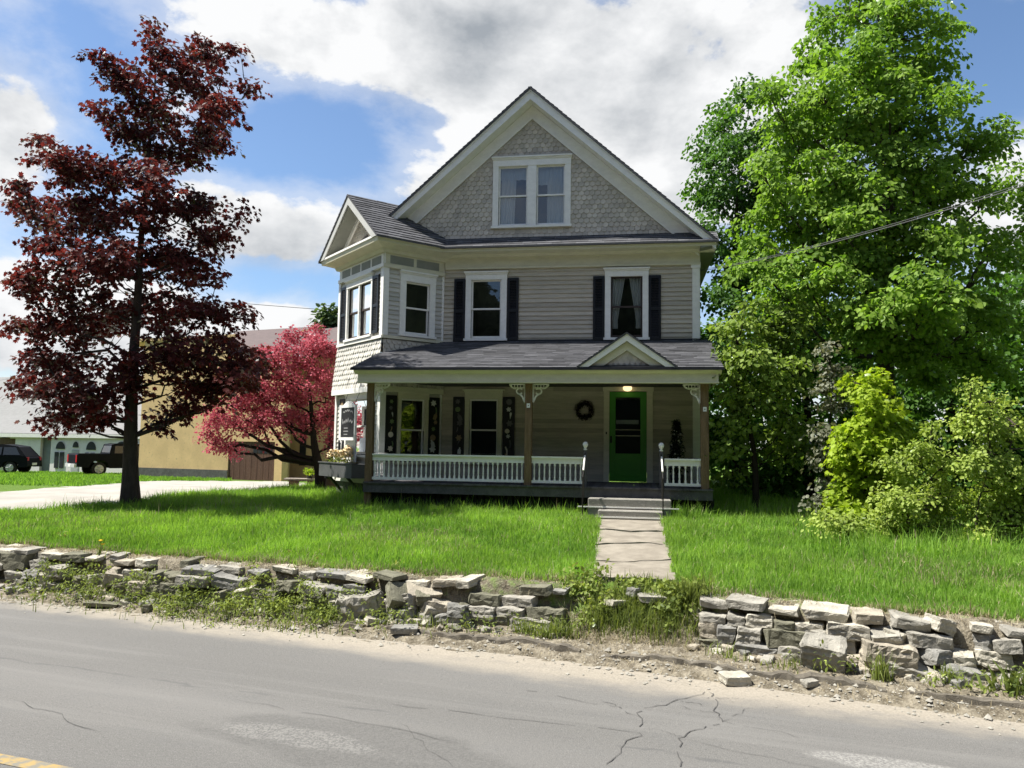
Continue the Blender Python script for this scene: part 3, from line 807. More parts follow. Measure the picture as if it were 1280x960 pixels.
# --- corner bay
BWL = (.60, 4.00, 1.93, 5.28); BWR = (.55, 4.0, 1.20, 5.24); BLL = (.55, 1.15, 1.75, 2.46); BLR = (.50, 1.0, 1.14, 2.46)
for F, L, ops in ((BAYL, 2.5, (BWL, BLL)), (BAYR, 1.6, (BWR, BLR)), (BAYB, 1.75, ())):
    mb = MB()
    surf(mb, F.p0, F.ex, UZ, F.n, [(0, .46), (L, .46), (L, 2.62), (0, 2.62)], .107, .026, None, [grow(o) for o in ops], rnd=rs)
    mb.build('bay_wall', BAYSIDING, HOUSE); mb = MB()
    surf(mb, F.p0, F.ex, UZ, F.n, [(0, 3.88), (L, 3.88), (L, 5.9), (0, 5.9)], .107, .026, None, [grow(o) for o in ops], rnd=rs)
    mb.build('bay_wall', BAYSIDING, HOUSE)
    mb = MB()      # flared shingle skirt
    ey = UZ * 1.12 - F.n * .0; o_ = .10
    sdir = (UZ * 1.10 - F.n * o_); sl_ = np.linalg.norm(sdir); sdir = sdir / sl_; nn = F.n * (1.10 / sl_) + UZ * (o_ / sl_)
    ext = .05
    surf(mb, F.p0 + UZ * 2.72 + F.n * (o_ + .01), F.ex, sdir, nn, [(-ext if F is not BAYR else -ext, 0), (L + (ext if F is BAYL else 0), 0), (L + (ext * .2 if F is BAYL else 0), sl_), (0, sl_)], .125, .032, .13, (), 'hex' if F is not BAYL else 'fish', rnd=rs)
    mb.build('bay_skirt', SHINGLE if F is not BAYL else BAYSIDING, HOUSE)
    mb = MB()
    e = .05 if F is not BAYB else 0
    for bb in ((-e, 3.84, 3.91, .0, .07), (-e * .8, 2.60, 2.73, -.02, .16 if F is BAYL else .11)):
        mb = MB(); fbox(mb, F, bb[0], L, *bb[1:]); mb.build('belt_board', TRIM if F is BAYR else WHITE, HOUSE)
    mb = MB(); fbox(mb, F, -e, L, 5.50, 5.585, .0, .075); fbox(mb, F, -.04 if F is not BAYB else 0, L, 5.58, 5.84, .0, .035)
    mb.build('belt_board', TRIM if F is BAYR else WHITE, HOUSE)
    mb = MB(); np_ = 4 if F is BAYL else 2
    for k in range(np_):
        a = .12 + (L - .2) * k / np_; b = .04 + (L - .2) * (k + 1) / np_
        fbox(mb, F, a, b, 5.61, 5.80, .03, .0385)
    mb.build('frieze_panel', PANELC, HOUSE)
for F, xs in ((BAYL, ((-.045, .10), (2.40, 2.51))), (BAYR, ((-.045, .10),))):
    mb = MB()
    for a, b in xs:
        for zz in ((.46, 2.60), (3.91, 5.50)):
            mb = MB(); fbox(mb, F, a, b, zz[0], zz[1], .0, .047); mb.build('corner_board', WHITE, HOUSE)
mb = MB(); mb.prism([F_ + UZ * .0 for F_ in (CB + np.array([.02, .05, -.1]), JB + np.array([0, .1, -.1]), np.array([-3.8, 1.8, -.1]), EB + np.array([.05, .0, -.1]))], (0, 0, .56)); mb.build('bay_foundation', FOUND, HOUSE)
window(BAYL, BWL[0], BWL[2], BWL[1], BWL[3], .07, (.2, .03), mull=(1.24, 1.30), sashm=BROWNF, curt=[(.62, 1.23, 4.02, 5.27, 0, 1, BLIND), (1.31, 1.91, 4.02, 5.27, 0, 1, BLIND)])
window(BAYR, BWR[0], BWR[2], BWR[1], BWR[3], .15, (.25, .03))
window(BAYL, BLL[0], BLL[2], BLL[1], BLL[3], .10, (.18, .02))
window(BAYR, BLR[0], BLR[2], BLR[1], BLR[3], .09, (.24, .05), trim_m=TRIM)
GREYSH = paint('sunned shutter paint', (.05, .052, .055), .6, .3)
shutter(BAYL, .20, .52, 3.98, 5.36, tint=SHUT); shutter(BAYL, 2.02, 2.34, 3.98, 5.36, tint=SHUT)
shutter(BAYR, .11, .385, 1.0, 2.52, rand_motifs(7, [0, 1]), 7); shutter(BAYR, 1.245, 1.53, 1.0, 2.52, rand_motifs(9, [1, 0]), 9)
shutter(BAYL, 1.9, 2.2, 1.1, 2.5, rand_motifs(12, [1, 2]), 12)
# bay cornice and diagonal gable roof
mb = MB()
def bl(x, o, z): return BAYL(x, z, o)
ov = .40
for F, a, b in ((BAYL, -ov, 2.5 + ov), (BAYR, -ov, 1.95), (BAYB, -ov, 2.1)):
    sec = [(.0, 5.84), (.09, 5.84), (.13, 5.92), (.30, 5.98), (ov - .02, 6.0), (ov, 6.10), (.0, 6.10)]
    # mitred moulding: x shifts with the offset at the outer corners
    mi0 = lambda o: -o if F is not BAYB else -o
    mi1 = (lambda o: 2.5 + o) if F is BAYL else (lambda o: b)
    vs = [F(mi0(o), z, o) for o, z in sec] + [F(mi1(o), z, o) for o, z in sec]
    n = len(sec); mb.mesh(vs, [tuple(range(n)), tuple(range(n, 2 * n))] + [(k, (k + 1) % n, n + (k + 1) % n, n + k) for k in range(n)])
mb.build('bay_cornice', TRIM, HOUSE)
mb = MB()
mid = 1.25; hw = 1.25 + ov + .06; ze, zr = 6.10, 7.47; f_out = ov + .05
rise = zr - ze; sl2 = math.hypot(hw, rise)
into = -BAYL.n
for sg in (-1, 1):
    exr = into
    eyr = (-BAYL.ex * sg * hw + UZ * rise) / sl2; nn = (BAYL.ex * sg * rise + UZ * hw) / sl2
    P = BAYL(mid + sg * hw, ze, f_out)
    L2 = 4.6
    surf(mb, P, exr, eyr, nn, [(0, 0), (L2, 0), (L2, sl2), (0, sl2)], .14, .016, .33, rnd=rs)
    pts = [BAYL(mid + sg * hw, ze - .035, f_out), BAYL(mid, zr - .035, f_out), BAYL(mid, zr, f_out), BAYL(mid + sg * hw, ze, f_out)]
    mb.prism([p for p in pts], into * L2)
mb.build('bay_roof', ROOFM, HOUSE)
mb = MB()
for sg in (-1, 1):
    mb.prism([BAYL(mid, zr - .04, f_out - .02), BAYL(mid + sg * (hw - .02), ze - .0, f_out - .02), BAYL(mid + sg * (hw - .30), ze - .0, f_out - .02), BAYL(mid, zr - .25, f_out - .02)], into * .03)
mb.build('bay_barge', paint('grey white trim', (.46, .46, .43), .5, .15), HOUSE)
mb = MB()
for sg in (-1, 1):
    mb.prism([BAYL(mid, zr - .25, f_out - .055), BAYL(mid + sg * (hw - .27), ze + .005, f_out - .055), BAYL(mid + sg * (hw - .32), ze + .005, f_out - .055), BAYL(mid, zr - .29, f_out - .055)], into * .42)
mb.build('bay_soffit', PANELC, HOUSE)
mb = MB(); surf(mb, BAYL(0, 0, .01), BAYL.ex, UZ, BAYL.n, [(mid - hw + .35, ze + .02), (mid + hw - .35, ze + .02), (mid, zr - .27)], .11, .014, .13, (), 'fish', rnd=rs); mb.build('bay_gable', SHINGLE, HOUSE)
mb = MB()
for sg in (-1, 1): mb.prism([BAYL(mid, zr - .28, .06), BAYL(mid + sg * (hw - .34), ze + .01, .06), BAYL(mid + sg * (hw - .52), ze + .01, .06), BAYL(mid, zr - .42, .06)], into * .04)
fbox(mb, BAYL, mid - hw + .05, mid + hw - .05, ze, ze + .05, .05, f_out - .03)
mb.build('bay_gable_trim', WHITE, HOUSE)

# --- porch
PV, PF, PE, FZ = -2.30, -2.47, -2.66, .60
mb = MB(); random.seed(21)
x = -3.2
while x < 3.98:
    if 1 or x: mb.box((x + .004, PF, FZ - .035), (min(3.98, x + .12) - .002, -.03 if x > -2.1 else (-.03 - max(0, min(1.2, -(x + .12) - 2.1)) - .03 if x + .12 < -2.1 else -.03), FZ), shade=random.random())
    x += .12
mb.build('porch_floor', GREYW, HOUSE)
mb = MB(); mb.box((-3.2, PF + .03, FZ - .22), (3.97, PF + .07, FZ - .036)); mb.box((-3.18, PF + .07, FZ - .22), (-3.14, -1.4, FZ - .036)); mb.box((3.92, PF + .07, FZ - .22), (3.96, -.05, FZ - .036)); mb.build('rim_board', GREYW, HOUSE)
mb = MB()
for k in range(48):   # dark slatted skirt
    xx = -3.15 + k * .15
    if 1.5 < xx < 3.2: continue
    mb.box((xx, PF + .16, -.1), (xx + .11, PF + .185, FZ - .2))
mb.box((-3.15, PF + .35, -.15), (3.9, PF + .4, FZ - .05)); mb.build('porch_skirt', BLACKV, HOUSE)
mb = MB(); mb.box((-3.35, PE + .10, 2.70), (4.08, PE + .24, 2.90)); mb.box((-3.36, PE + .07, 2.685), (4.09, PE + .27, 2.715))
mb.box((-3.35, PE + .24, 2.71), (-3.2, -1.25, 2.9)); mb.box((3.94, PE + .24, 2.71), (4.08, -.02, 2.9)); mb.build('porch_beam', TRIM, HOUSE)
mb = MB(); mb.prism([(-3.42, PE + .02, 2.985), (-3.42, PE + .02, 2.93), (-3.42, PE + .10, 2.87), (-3.42, PE + .22, 2.87), (-3.42, PE + .22, 2.985)], (7.56, 0, 0)); mb.build('porch_cornice', TRIM, HOUSE)
mb = MB(); mb.box((-3.2, PE + .24, 2.80), (3.94, -.75 - .55, 2.83)); mb.box((-2.55, -1.3, 2.8), (3.94, -.02, 2.83)); mb.build('porch_ceiling', GREYW, HOUSE)
prd = np.array([0, -PE, .90]); pl = np.linalg.norm(prd); prd = prd / pl; prn = np.array([0, -.90, -PE]) / pl
mb = MB()
zpe = 2.985
surf(mb, (-3.46, PE - .03, zpe), (1, 0, 0), prd, prn, [(0, 0), (7.63, 0), (7.63, pl + .03), (1.30, pl + .03), (.10, pl * .52)], .135, .013, .30, rnd=rs)
mb.prism([(-3.45, PE - .025, zpe - .03), (4.16, PE - .025, zpe - .03), (4.16, .0, zpe + .87), (-2.10, .0, zpe + .87), (-3.38, -1.25, zpe + .45)], (0, 0, .028))
mb.build('porch_roof', ROOFM, HOUSE)
mb = MB(); mb.box((-3.47, PE - .045, zpe - .045), (4.18, PE - .005, zpe + .004)); mb.build('drip_edge', DARKM, HOUSE)
mb = MB(); mb.box((-1.9, -.045, 3.86), (3.96, -.016, 3.93)); mb.build('flashing', DARKM, HOUSE)
mb = MB(); mb.box((4.08, PE + .24, 2.86), (4.14, .0, 2.96)); mb.build('porch_side_trim', TRIM, HOUSE)
# porch pediment over the steps
PC, PW, PZ, PA = 2.29, .99, 3.0, 3.70
sl3 = (PA - PZ) / PW
mb = MB()
for sg in (-1, 1):
    LL = math.hypot(PW + .03, PA - PZ)
    eyr = np.array([-sg * (PW), 0, PA - PZ]) / math.hypot(PW, PA - PZ); nn = np.array([sg * (PA - PZ), 0, PW]) / math.hypot(PW, PA - PZ)
    surf(mb, (PC + sg * PW, PE - .06, PZ), (0, 1, 0), eyr, nn, [(0, 0), (.15, 0), (2.15, math.hypot(PW, PA - PZ)), (0, math.hypot(PW, PA - PZ))], .135, .013, .28, rnd=rs)
    mb.prism([(PC, PE - .055, PA), (PC + sg * PW, PE - .055, PZ), (PC + sg * PW, PE - .055, PZ - .03), (PC, PE - .055, PA - .04)], (0, .3, 0))
mb.build('pediment_roof', ROOFM, HOUSE)
for sg in (-1, 1):
    mb = MB(); mb.prism([(PC, PE - .03, PA - .04), (PC + sg * (PW - .02), PE - .03, PZ - .02), (PC + sg * (PW - .20), PE - .03, PZ - .02), (PC, PE - .03, PA - .18)], (0, .035, 0)); mb.build('pediment_barge', WHITE, HOUSE)
    mb = MB(); mb.prism([(PC, PE + .06, PA - .18), (PC + sg * (PW - .22), PE + .06, PZ + .0), (PC + sg * (PW - .48), PE + .06, PZ + .0), (PC, PE + .06, PA - .36)], (0, .03, 0)); mb.build('pediment_trim', TRIM, HOUSE)
mb = MB(); surf(mb, (PC, PE + .12, 0), (1, 0, 0), UZ, (0, -1, 0), [(-.60, PZ + .02), (.60, PZ + .02), (0, PA - .30)], .10, .012, .11, (), 'diamond', rnd=rs); mb.poly([(PC - .9, PE + .13, PZ - .02), (PC + .9, PE + .13, PZ - .02), (PC, PE + .13, PA - .1)]); mb.build('pediment_gable', SHINGLE, HOUSE)
mb = MB(); mb.box((PC - .86, PE - .02, PZ - .01), (PC + .86, PE + .1, PZ + .025)); mb.build('pediment_sill', DARKM, HOUSE)

# posts
def post(u, v, z0, z1, w, nm='porch_post'):
    mb = MB(); h = w / 2; c = .012
    ring = [(-h + c, -h), (h - c, -h), (h, -h + c), (h, h - c), (h - c, h), (-h + c, h), (-h, h - c), (-h, -h + c)]
    mb.mesh([(u + a, v + b, z) for z in (z0, z1) for a, b in ring], [tuple(range(8))[::-1], tuple(range(8, 16))] + [(k, (k + 1) % 8, 8 + (k + 1) % 8, 8 + k) for k in range(8)])
    o = mb.build(nm, WOODP, HOUSE)
    return o
p1 = post(-3.13, PV, -.02, 2.70, .15); p2 = post(.285, PV, .50, 2.70, .15); p3 = post(3.83, PV, .48, 2.70, .16)
LABELW = paint('number plate white', (.75, .75, .72), .5)
for p, u, z in ((p2, .285, 2.23), (p3, 3.83, 2.18)):
    mb = MB(); mb.box((u - .035, PV - .09, z - .045), (u + .035, PV - .083, z + .045)); t_ = mb.build('white_tag', LABELW, p)
    mb = MB(); mb.tube([(u, PV - .0925, z - .0), (u, PV - .090, z)], .012, 10); mb.build('tag_dot', DARKM, p)
# fretwork brackets
def bracket(u, sg):
    mb = MB(); y0, y1 = PV - .018, PV + .018
    def bar(a, b, w=.022):
        a = np.array(a); b = np.array(b); d = (b - a) / np.linalg.norm(b - a); n = np.array([-d[1], d[0]]) * w / 2
        mb.prism([(u + sg * p[0], y0, 2.685 + p[1]) for p in (a + n, b + n, b - n, a - n)], (0, y1 - y0, 0))
    def arc(pts, w=.024):
        for a, b in zip(pts[:-1], pts[1:]): bar(a, b, w)
    bar((0.01, 0), (.01, -.37), .028); bar((0, -.012), (.34, -.012), .022); bar((0, -.085), (.26, -.085), .018)
    for k in range(5): bar((.045 + k * .062, -.012), (.045 + k * .062, -.085), .014 if k < 4 else .012)
    arc([(.335, -.012), (.30, -.06), (.25, -.09), (.20, -.095)], .03)
    cx_, cz_ = .125, -.155
    arc([(cx_ + .062 * math.cos(t), cz_ + .06 * math.sin(t)) for t in np.linspace(-2.6, 2.6, 15)][::-1], .028)
    arc([(.165, -.20), (.10, -.23), (.06, -.27), (.035, -.33), (.012, -.385)], .032)
    mb.build('bracket', WHITE, HOUSE)
bracket(-3.055, 1); bracket(.21, -1); bracket(.36, 1); bracket(3.75, -1)

# railings with turned balusters
def baluster_mesh(z0, z1):
    mb = MB(); h = z1 - z0
    mb.box((-.019, -.019, 0), (.019, .019, h * .14)); mb.box((-.019, -.019, h * .88), (.019, .019, h))
    mb.lathe((0, 0, 0), [(.016, h * .13), (.019, h * .18), (.012, h * .23), (.018, h * .36), (.016, h * .55), (.0105, h * .78), (.015, h * .84), (.012, h * .89)], 8)
    return mb
def railing(u0, u1, v=PV, along='u', n=10):
    def bx(mb, a0, a1, o0, o1, z0, z1):
        if along == 'u': mb.box((a0, v + o0, z0), (a1, v + o1, z1))
        else: mb.box((v + o0, a0, z0), (v + o1, a1, z1))
    mb = MB(); bx(mb, u0, u1, -.06, .06, 1.155, 1.19); bx(mb, u0, u1, -.022, .022, 1.075, 1.155); bx(mb, u0, u1, -.03, .03, 1.045, 1.075); bx(mb, u0, u1, -.035, .035, .645, .70)
    r = mb.build('railing', WHITE, HOUSE)
    me = None
    for k in range(n):
        a = u0 + (u1 - u0) * (k + .5) / n
        if me is None: b = baluster_mesh(.70, 1.045).build('baluster', WHITE, r); me = b.data
        else: b = bpy.data.objects.new('baluster', me); COL.objects.link(b); b.parent = r
        b.location = (a, v, .70) if along == 'u' else (v, a, .70)
    return r
railing(-3.05, .21, n=32); railing(.36, 1.42, n=10); railing(3.04, 3.75, n=6); railing(-2.22, -1.22, v=-3.13, along='v', n=9); railing(-2.22, -.05, v=3.85, along='v', n=18)
# steps
mb = MB()
for (u0, u1, v0, v1, z0, z1) in ((1.55, 3.15, -2.86, PF + .02, -.1, .395), (1.76, 2.98, -3.20, -2.86, -.1, .195)): mb.box((u0, v0, z0), (u1, v1, z1), shade=.5)
mb.build('front_step', CONC, HOUSE, bevel=.012)
mb = MB(); mb.box((1.35, -2.875, .222), (3.30, -2.855, .245)); mb.box((1.7, -3.215, .06), (3.0, -3.195, .085)); mb.build('step_nosing', WHITE, HOUSE)
# newels, finials and iron handrails
for u in (1.46, 2.98):
    nw = post(u, PV - .02, .50, 1.33, .075, 'newel'); nw.data.materials.clear(); nw.data.materials.append(GREYW)
    mb = MB(); mb.lathe((u, PV - .02, 1.33), [(.035, 0), (.045, .015), (.02, .04), (.045, .075), (.058, .115), (.045, .155), (.015, .175)], 14); mb.build('finial', WHITE, nw, True)
    mb = MB(); top = np.array([u, PV - .07, 1.26]); bot = np.array([u + (.005), -3.15, .82])
    mb.tube([top, bot + np.array([0, .05, .0]), bot, np.array([u, -3.15, -.1])], .012, 8); mb.tube([np.array([u, -2.72, .40]), np.array([u, -2.72, 1.04])], .012, 6)
    hr = mb.build('handrail', IRON, HOUSE)
    mb = MB(); mb.tube([top * .88 + bot * .12 + np.array([0, -.012, .012]), top * .25 + bot * .75 + np.array([0, -.012, .012])], .017, 8); mb.build('rail_sleeve', WHITE, hr)

# front door
mb = MB()
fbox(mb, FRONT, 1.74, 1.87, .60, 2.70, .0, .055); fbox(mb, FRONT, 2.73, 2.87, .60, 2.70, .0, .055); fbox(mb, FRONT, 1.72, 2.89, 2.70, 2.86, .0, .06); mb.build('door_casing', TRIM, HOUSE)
mb = MB(); a, b = 1.874, 2.726
fbox(mb, FRONT, a, a + .14, .615, 2.69, -.03, .02); fbox(mb, FRONT, b - .14, b, .615, 2.69, -.03, .02)
fbox(mb, FRONT, a + .14, b - .14, .615, 1.255, -.03, .012); fbox(mb, FRONT, a + .14, b - .14, 2.56, 2.69, -.03, .02); fbox(mb, FRONT, a + .14, b - .14, .615, .74, .012, .02); fbox(mb, FRONT, a + .14, b - .14, 1.12, 1.255, .012, .02)
door = mb.build('door', GREEN, HOUSE, bevel=.004)
mb = MB(); mb.poly([FRONT(a + .14, 1.255, -.01), FRONT(b - .14, 1.255, -.01), FRONT(b - .14, 2.56, -.01), FRONT(a + .14, 2.56, -.01)]); mb.build('glass', GLASS, door)
mb = MB(); fbox(mb, FRONT, a + .14, b - .14, 1.66, 1.675, -.02, .006); fbox(mb, FRONT, a + .14, b - .14, 1.80, 1.812, -.02, .006); mb.build('glazing_bar', TRIM, door)
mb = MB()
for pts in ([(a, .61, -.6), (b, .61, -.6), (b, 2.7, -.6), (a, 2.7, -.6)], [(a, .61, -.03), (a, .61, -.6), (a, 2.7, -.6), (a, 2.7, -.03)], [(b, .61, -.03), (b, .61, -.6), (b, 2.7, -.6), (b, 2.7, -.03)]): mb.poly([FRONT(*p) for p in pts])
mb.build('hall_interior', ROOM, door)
mb = MB(); mb.box((2.02, .35, 1.95), (2.55, .38, 2.05)); mb.build('hall_shelf', CURT, door)
mb = MB(); fbox(mb, FRONT, a + .02, a + .06, 1.50, 1.66, .02, .028); mb.tube([FRONT(a + .04, 1.58, .028), FRONT(a + .04, 1.58, .06), FRONT(a + .04, 1.56, .07)], .014, 8); mb.build('handle', IRON, door)
mb = MB(); fbox(mb, FRONT, 1.79, 1.82, 1.70, 1.75, .055, .066); mb.build('doorbell', IRON, HOUSE)
mb = MB(); mb.tube([FRONT(PC + .0, 2.80, .06), FRONT(PC, 2.80, .10)], .06, 14); pl_ = mb.build('porch_light', IRON, HOUSE)
t = NT('lit lamp glass'); t.b.inputs['Emission Color'].default_value = (1, .72, .38, 1); t.b.inputs['Emission Strength'].default_value = .75; t.fin((.8, .68, .48, 1), .3)
mb = MB(); mb.lathe(FRONT(PC, 2.69, .17), [(.012, 0), (.06, .01), (.095, .04), (.105, .08), (.09, .12), (.03, .135)], 16); mb.build('lamp_globe', t.mat, pl_, True)

# ------------------------------------------------------------------ trees and shrubs
BARK = paint('grey brown bark', (.075, .062, .05), .95, .5, (.16, .145, .125), 5, (3, 3, .6), 0, .03, .1)
BARKP = paint('maple bark', (.06, .048, .042), .95, .5, (.13, .11, .09), 6, (3, 3, .6), 0, .03, .1)
BARKD = paint('dark bark', (.028, .022, .019), .95, .4, (.07, .055, .05), 6, (3, 3, .6), 0, .03, .1)

DIA_V = np.array([(0, 0, 0), (.40, .34, .07), (.28, .74, .05), (0, 1, -.06), (-.28, .74, .05), (-.40, .34, .07)], float)
DIA_F = np.array([(0, 1, 2, 3), (0, 3, 4, 5)])
# five lobed leaf as quads
MAP_V = np.array([(0, 0, 0), (.22, .16, .03), (.52, .30, .0), (.36, .48, .05), (.50, .80, -.02), (.20, .72, .04), (0, 1.05, -.06), (-.20, .72, .04), (-.50, .80, -.02), (-.36, .48, .05), (-.52, .30, 0), (-.22, .16, .03), (0, .45, -.02)], float)
MAP_F = np.array([(0, 1, 2, 12), (12, 2, 3, 4), (12, 4, 5, 6), (12, 6, 7, 8), (12, 8, 9, 10), (12, 10, 11, 0)])
NAR_V = np.array([(0, 0, 0), (.2, .4, .04), (.14, .75, .02), (0, 1, -.05), (-.14, .75, .02), (-.2, .4, .04)], float)


def leaves(rn, centers, radii, per, size, flat=.35, kind='dia', droop=.35, tone=None, outc=None):
    """leaf sprays round each centre; returns verts, faces, shade"""
    n = len(centers); idx = np.repeat(np.arange(n), per)
    N = len(idx)
    d = rn.normal(0, 1, (N, 3)); d /= np.linalg.norm(d, axis=1)[:, None]
    rr = rn.random(N) ** .5
    rad = np.asarray(radii)[idx]
    # every spray is a tilted, flattened pad
    nt = np.stack([rn.normal(0, .3, n), rn.normal(0, .3, n), np.ones(n)], 1)
    if outc is not None:
        o = centers - outc; o[:, 2] *= .3; o /= np.linalg.norm(o, axis=1)[:, None] + 1e-6; nt += o * .45
    nt /= np.linalg.norm(nt, axis=1)[:, None]
    off = d * rr[:, None] * rad[:, None]
    h = np.sum(off * nt[idx], 1)
    off = off - nt[idx] * (h * (1 - flat))[:, None]
    off[:, 2] -= droop * np.sum(off[:, :2] ** 2, 1) / (rad + .01)
    p = centers[idx] + off
    # leaf frames: tip points outward and down, face turned mostly to the sky
    y = off + rn.normal(0, .35, (N, 3)) * rad[:, None]; y[:, 2] -= .35 * rad; y /= np.linalg.norm(y, axis=1)[:, None] + 1e-9
    z = nt[idx] + rn.normal(0, .45, (N, 3)); z -= y * np.sum(z * y, 1)[:, None]; z /= np.linalg.norm(z, axis=1)[:, None] + 1e-9
    x = np.cross(y, z)
    s = size * rn.uniform(.6, 1.25, N)
    T, Fc = {'dia': (DIA_V, DIA_F), 'map': (MAP_V, MAP_F), 'nar': (NAR_V, DIA_F)}[kind]
    V = p[:, None, :] + s[:, None, None] * (T[None, :, 0, None] * x[:, None, :] + T[None, :, 1, None] * y[:, None, :] + T[None, :, 2, None] * z[:, None, :])
    k = len(T)
    F = (Fc[None] + (np.arange(N) * k)[:, None, None]).reshape(-1, 4)
    ct = rn.random(n) if tone is None else tone
    sh = np.clip(ct[idx] * .55 + rn.random(N) * .45, 0, 1)
    return V.reshape(-1, 3), F, np.repeat(sh, len(Fc))


def blob_points(rn, blobs, Y, spacing, dsc=1.0, jitter_y=.0):
    """spray centres filling the crown lobes (photo-measured lobe, forward distance, depth)"""
    C, W = [], []
    for b in blobs:
        px, py, rx, ry = b[:4]; yo = b[4] if len(b) > 4 else rn.normal(0, .5) * jitter_y
        c = at(px, py, Y + yo); k = (Y + yo) / FPX
        R_ = np.array([rx * k, min(rx, ry * 1.4) * k * dsc, ry * k])
        vol = R_[0] * R_[1] * R_[2]
        n = max(2, int(vol ** (2 / 3.) / spacing ** 2 * 11.5))
        d = rn.normal(0, 1, (n, 3)); d /= np.linalg.norm(d, axis=1)[:, None]
        r = rn.random(n) ** .42
        C.append(c + d * r[:, None] * R_); W.append(np.full(n, rn.random()))
    return np.concatenate(C), np.concatenate(W)


def limb(p0, p1, r0, r1, rn, n=7, sag=.12, wobble=.05, start=None):
    L = np.linalg.norm(p1 - p0); t = np.linspace(0, 1, n)
    P = p0 + (p1 - p0) * t[:, None]
    up = np.array([0, 0, 1.]);
    P += up * (np.sin(t * math.pi) * -sag * L * .5)[:, None] if start is None else ((start * L * .35)[None] * (t * (1 - t) ** 2 * 4)[:, None])
    w = rn.normal(0, wobble * L * .3, (n, 3)); w[0] = 0; w[-1] = 0; P += w
    return P, list(r0 + (r1 - r0) * t ** .8)


def tree(name, label, cat, base, trunk, r_base, blobs, Y, leaf_m, bark, leaf=.12, spacing=.5, per=34, rad=(.3, .5), kind='dia', flat=.3, droop=.3, group=None, seed=1, twig=.012, limbs_from=.25, ds=1.0, jy=.6, tone_blob=.5, nolimb=False, limb_r=.33):
    rn = np.random.default_rng(seed)
    t = empty(name, base, 0, label, cat, group); b = np.asarray(base, float)
    C, bt = blob_points(rn, blobs, Y, spacing, ds, jy)
    C[:, 2] = np.maximum(C[:, 2], height(C[:, 0], C[:, 1]) + .12)
    tone = np.clip(bt * tone_blob + rn.random(len(C)) * (1 - tone_blob), 0, 1)
    mb = MB()
    T = [np.asarray(p, float) for p in trunk]; n = len(T)
    # smooth the trunk path
    ts = np.linspace(0, n - 1, max(10, n * 4)); A = np.array(T)
    P = np.stack([np.interp(ts, np.arange(n), A[:, i]) for i in range(3)], 1)
    for _ in range(2): P[1:-1] = (P[:-2] + 2 * P[1:-1] + P[2:]) / 4
    fr = np.linspace(0, 1, len(P)); rr = r_base * (1 - fr) ** 1.35 + r_base * .05 + r_base * .45 * np.exp(-fr * 26)
    P[0, 2] -= .15
    mb.tube(P - b, rr, 12)
    if not nolimb:
        lim = []
        for bl in blobs:
            c = at(bl[0], bl[1], Y + (bl[4] if len(bl) > 4 else 0))
            # leave the trunk below the lobe
            want = c[2] - np.linalg.norm(c[:2] - P[:, :2].mean(0)) * .75
            k = int(np.clip(np.argmin(np.abs(P[:, 2] - want)), int(limbs_from * len(P)), len(P) - 2))
            L = np.linalg.norm(c - P[k]); 
            r0 = min(rr[k] * .5, limb_r * r_base * (.25 + .13 * L))
            Q, rq = limb(P[k], c, r0, twig, rn, 8, wobble=.10, start=np.array([(c - P[k])[0], (c - P[k])[1], L * .1]) / (L + .01))
            mb.tube(Q - b, rq, 6, False); lim.append(Q)
            ex = np.concatenate([Q[4:] + rn.normal(0, rad[0] * .5, Q[4:].shape), (Q[4:-1] + Q[5:]) / 2 + rn.normal(0, rad[0] * .5, Q[5:].shape)]) if L > 1 else Q[6:]
            C = np.concatenate([C, ex]); tone = np.concatenate([tone, np.clip(rn.random(len(ex)), 0, 1)])
        LP = np.concatenate(lim)
        for c in C[rn.random(len(C)) < .75]:
            d = np.linalg.norm(LP - c, axis=1); k = int(np.argmin(d + (LP[:, 2] > c[2]) * .4))
            if d[k] > 1.1: continue
            Q, rq = limb(LP[k], c, twig * 1.3, twig * .35, rn, 4, wobble=.12)
            mb.tube(Q - b, rq, 4, False)
    mb.build('trunk', bark, t, True)
    V, F, S = leaves(rn, C, rn.uniform(rad[0], rad[1], len(C)), per, leaf, flat, kind, droop, tone, outc=C.mean(0))
    fast('crown', V - b, F, S, leaf_m, t)
    return t


PURPLE = leafmat('purple maple leaf', (.026, .010, .011), (.145, .042, .036), .38, .12, (1.75, .8, .7))
PINK = leafmat('pink blossom', (.26, .045, .065), (.62, .20, .25), .40, .05, (1.2, .8, .85))
MAPLE = leafmat('maple leaf', (.085, .17, .03), (.29, .42, .075), .45, .08, (1.35, 1.55, .55))
MAPLED = leafmat('deep green maple leaf', (.045, .11, .02), (.11, .22, .035), .42, .16, (1.35, 1.5, .6))
LIME = leafmat('lime leaf', (.21, .32, .02), (.40, .51, .05), .5, .12, (1.35, 1.4, .5))
DUSK = leafmat('dusky leaf', (.10, .11, .075), (.24, .25, .18), .3, .2)
OLIVE = leafmat('honeysuckle leaf', (.19, .28, .045), (.42, .51, .12), .42, .14, (1.3, 1.35, .7))
UNDER = leafmat('understorey leaf', (.09, .15, .03), (.27, .36, .07), .45, .14, (1.3, 1.45, .6))
FARG = leafmat('far tree leaf', (.05, .09, .035), (.12, .18, .07), .4, .1)

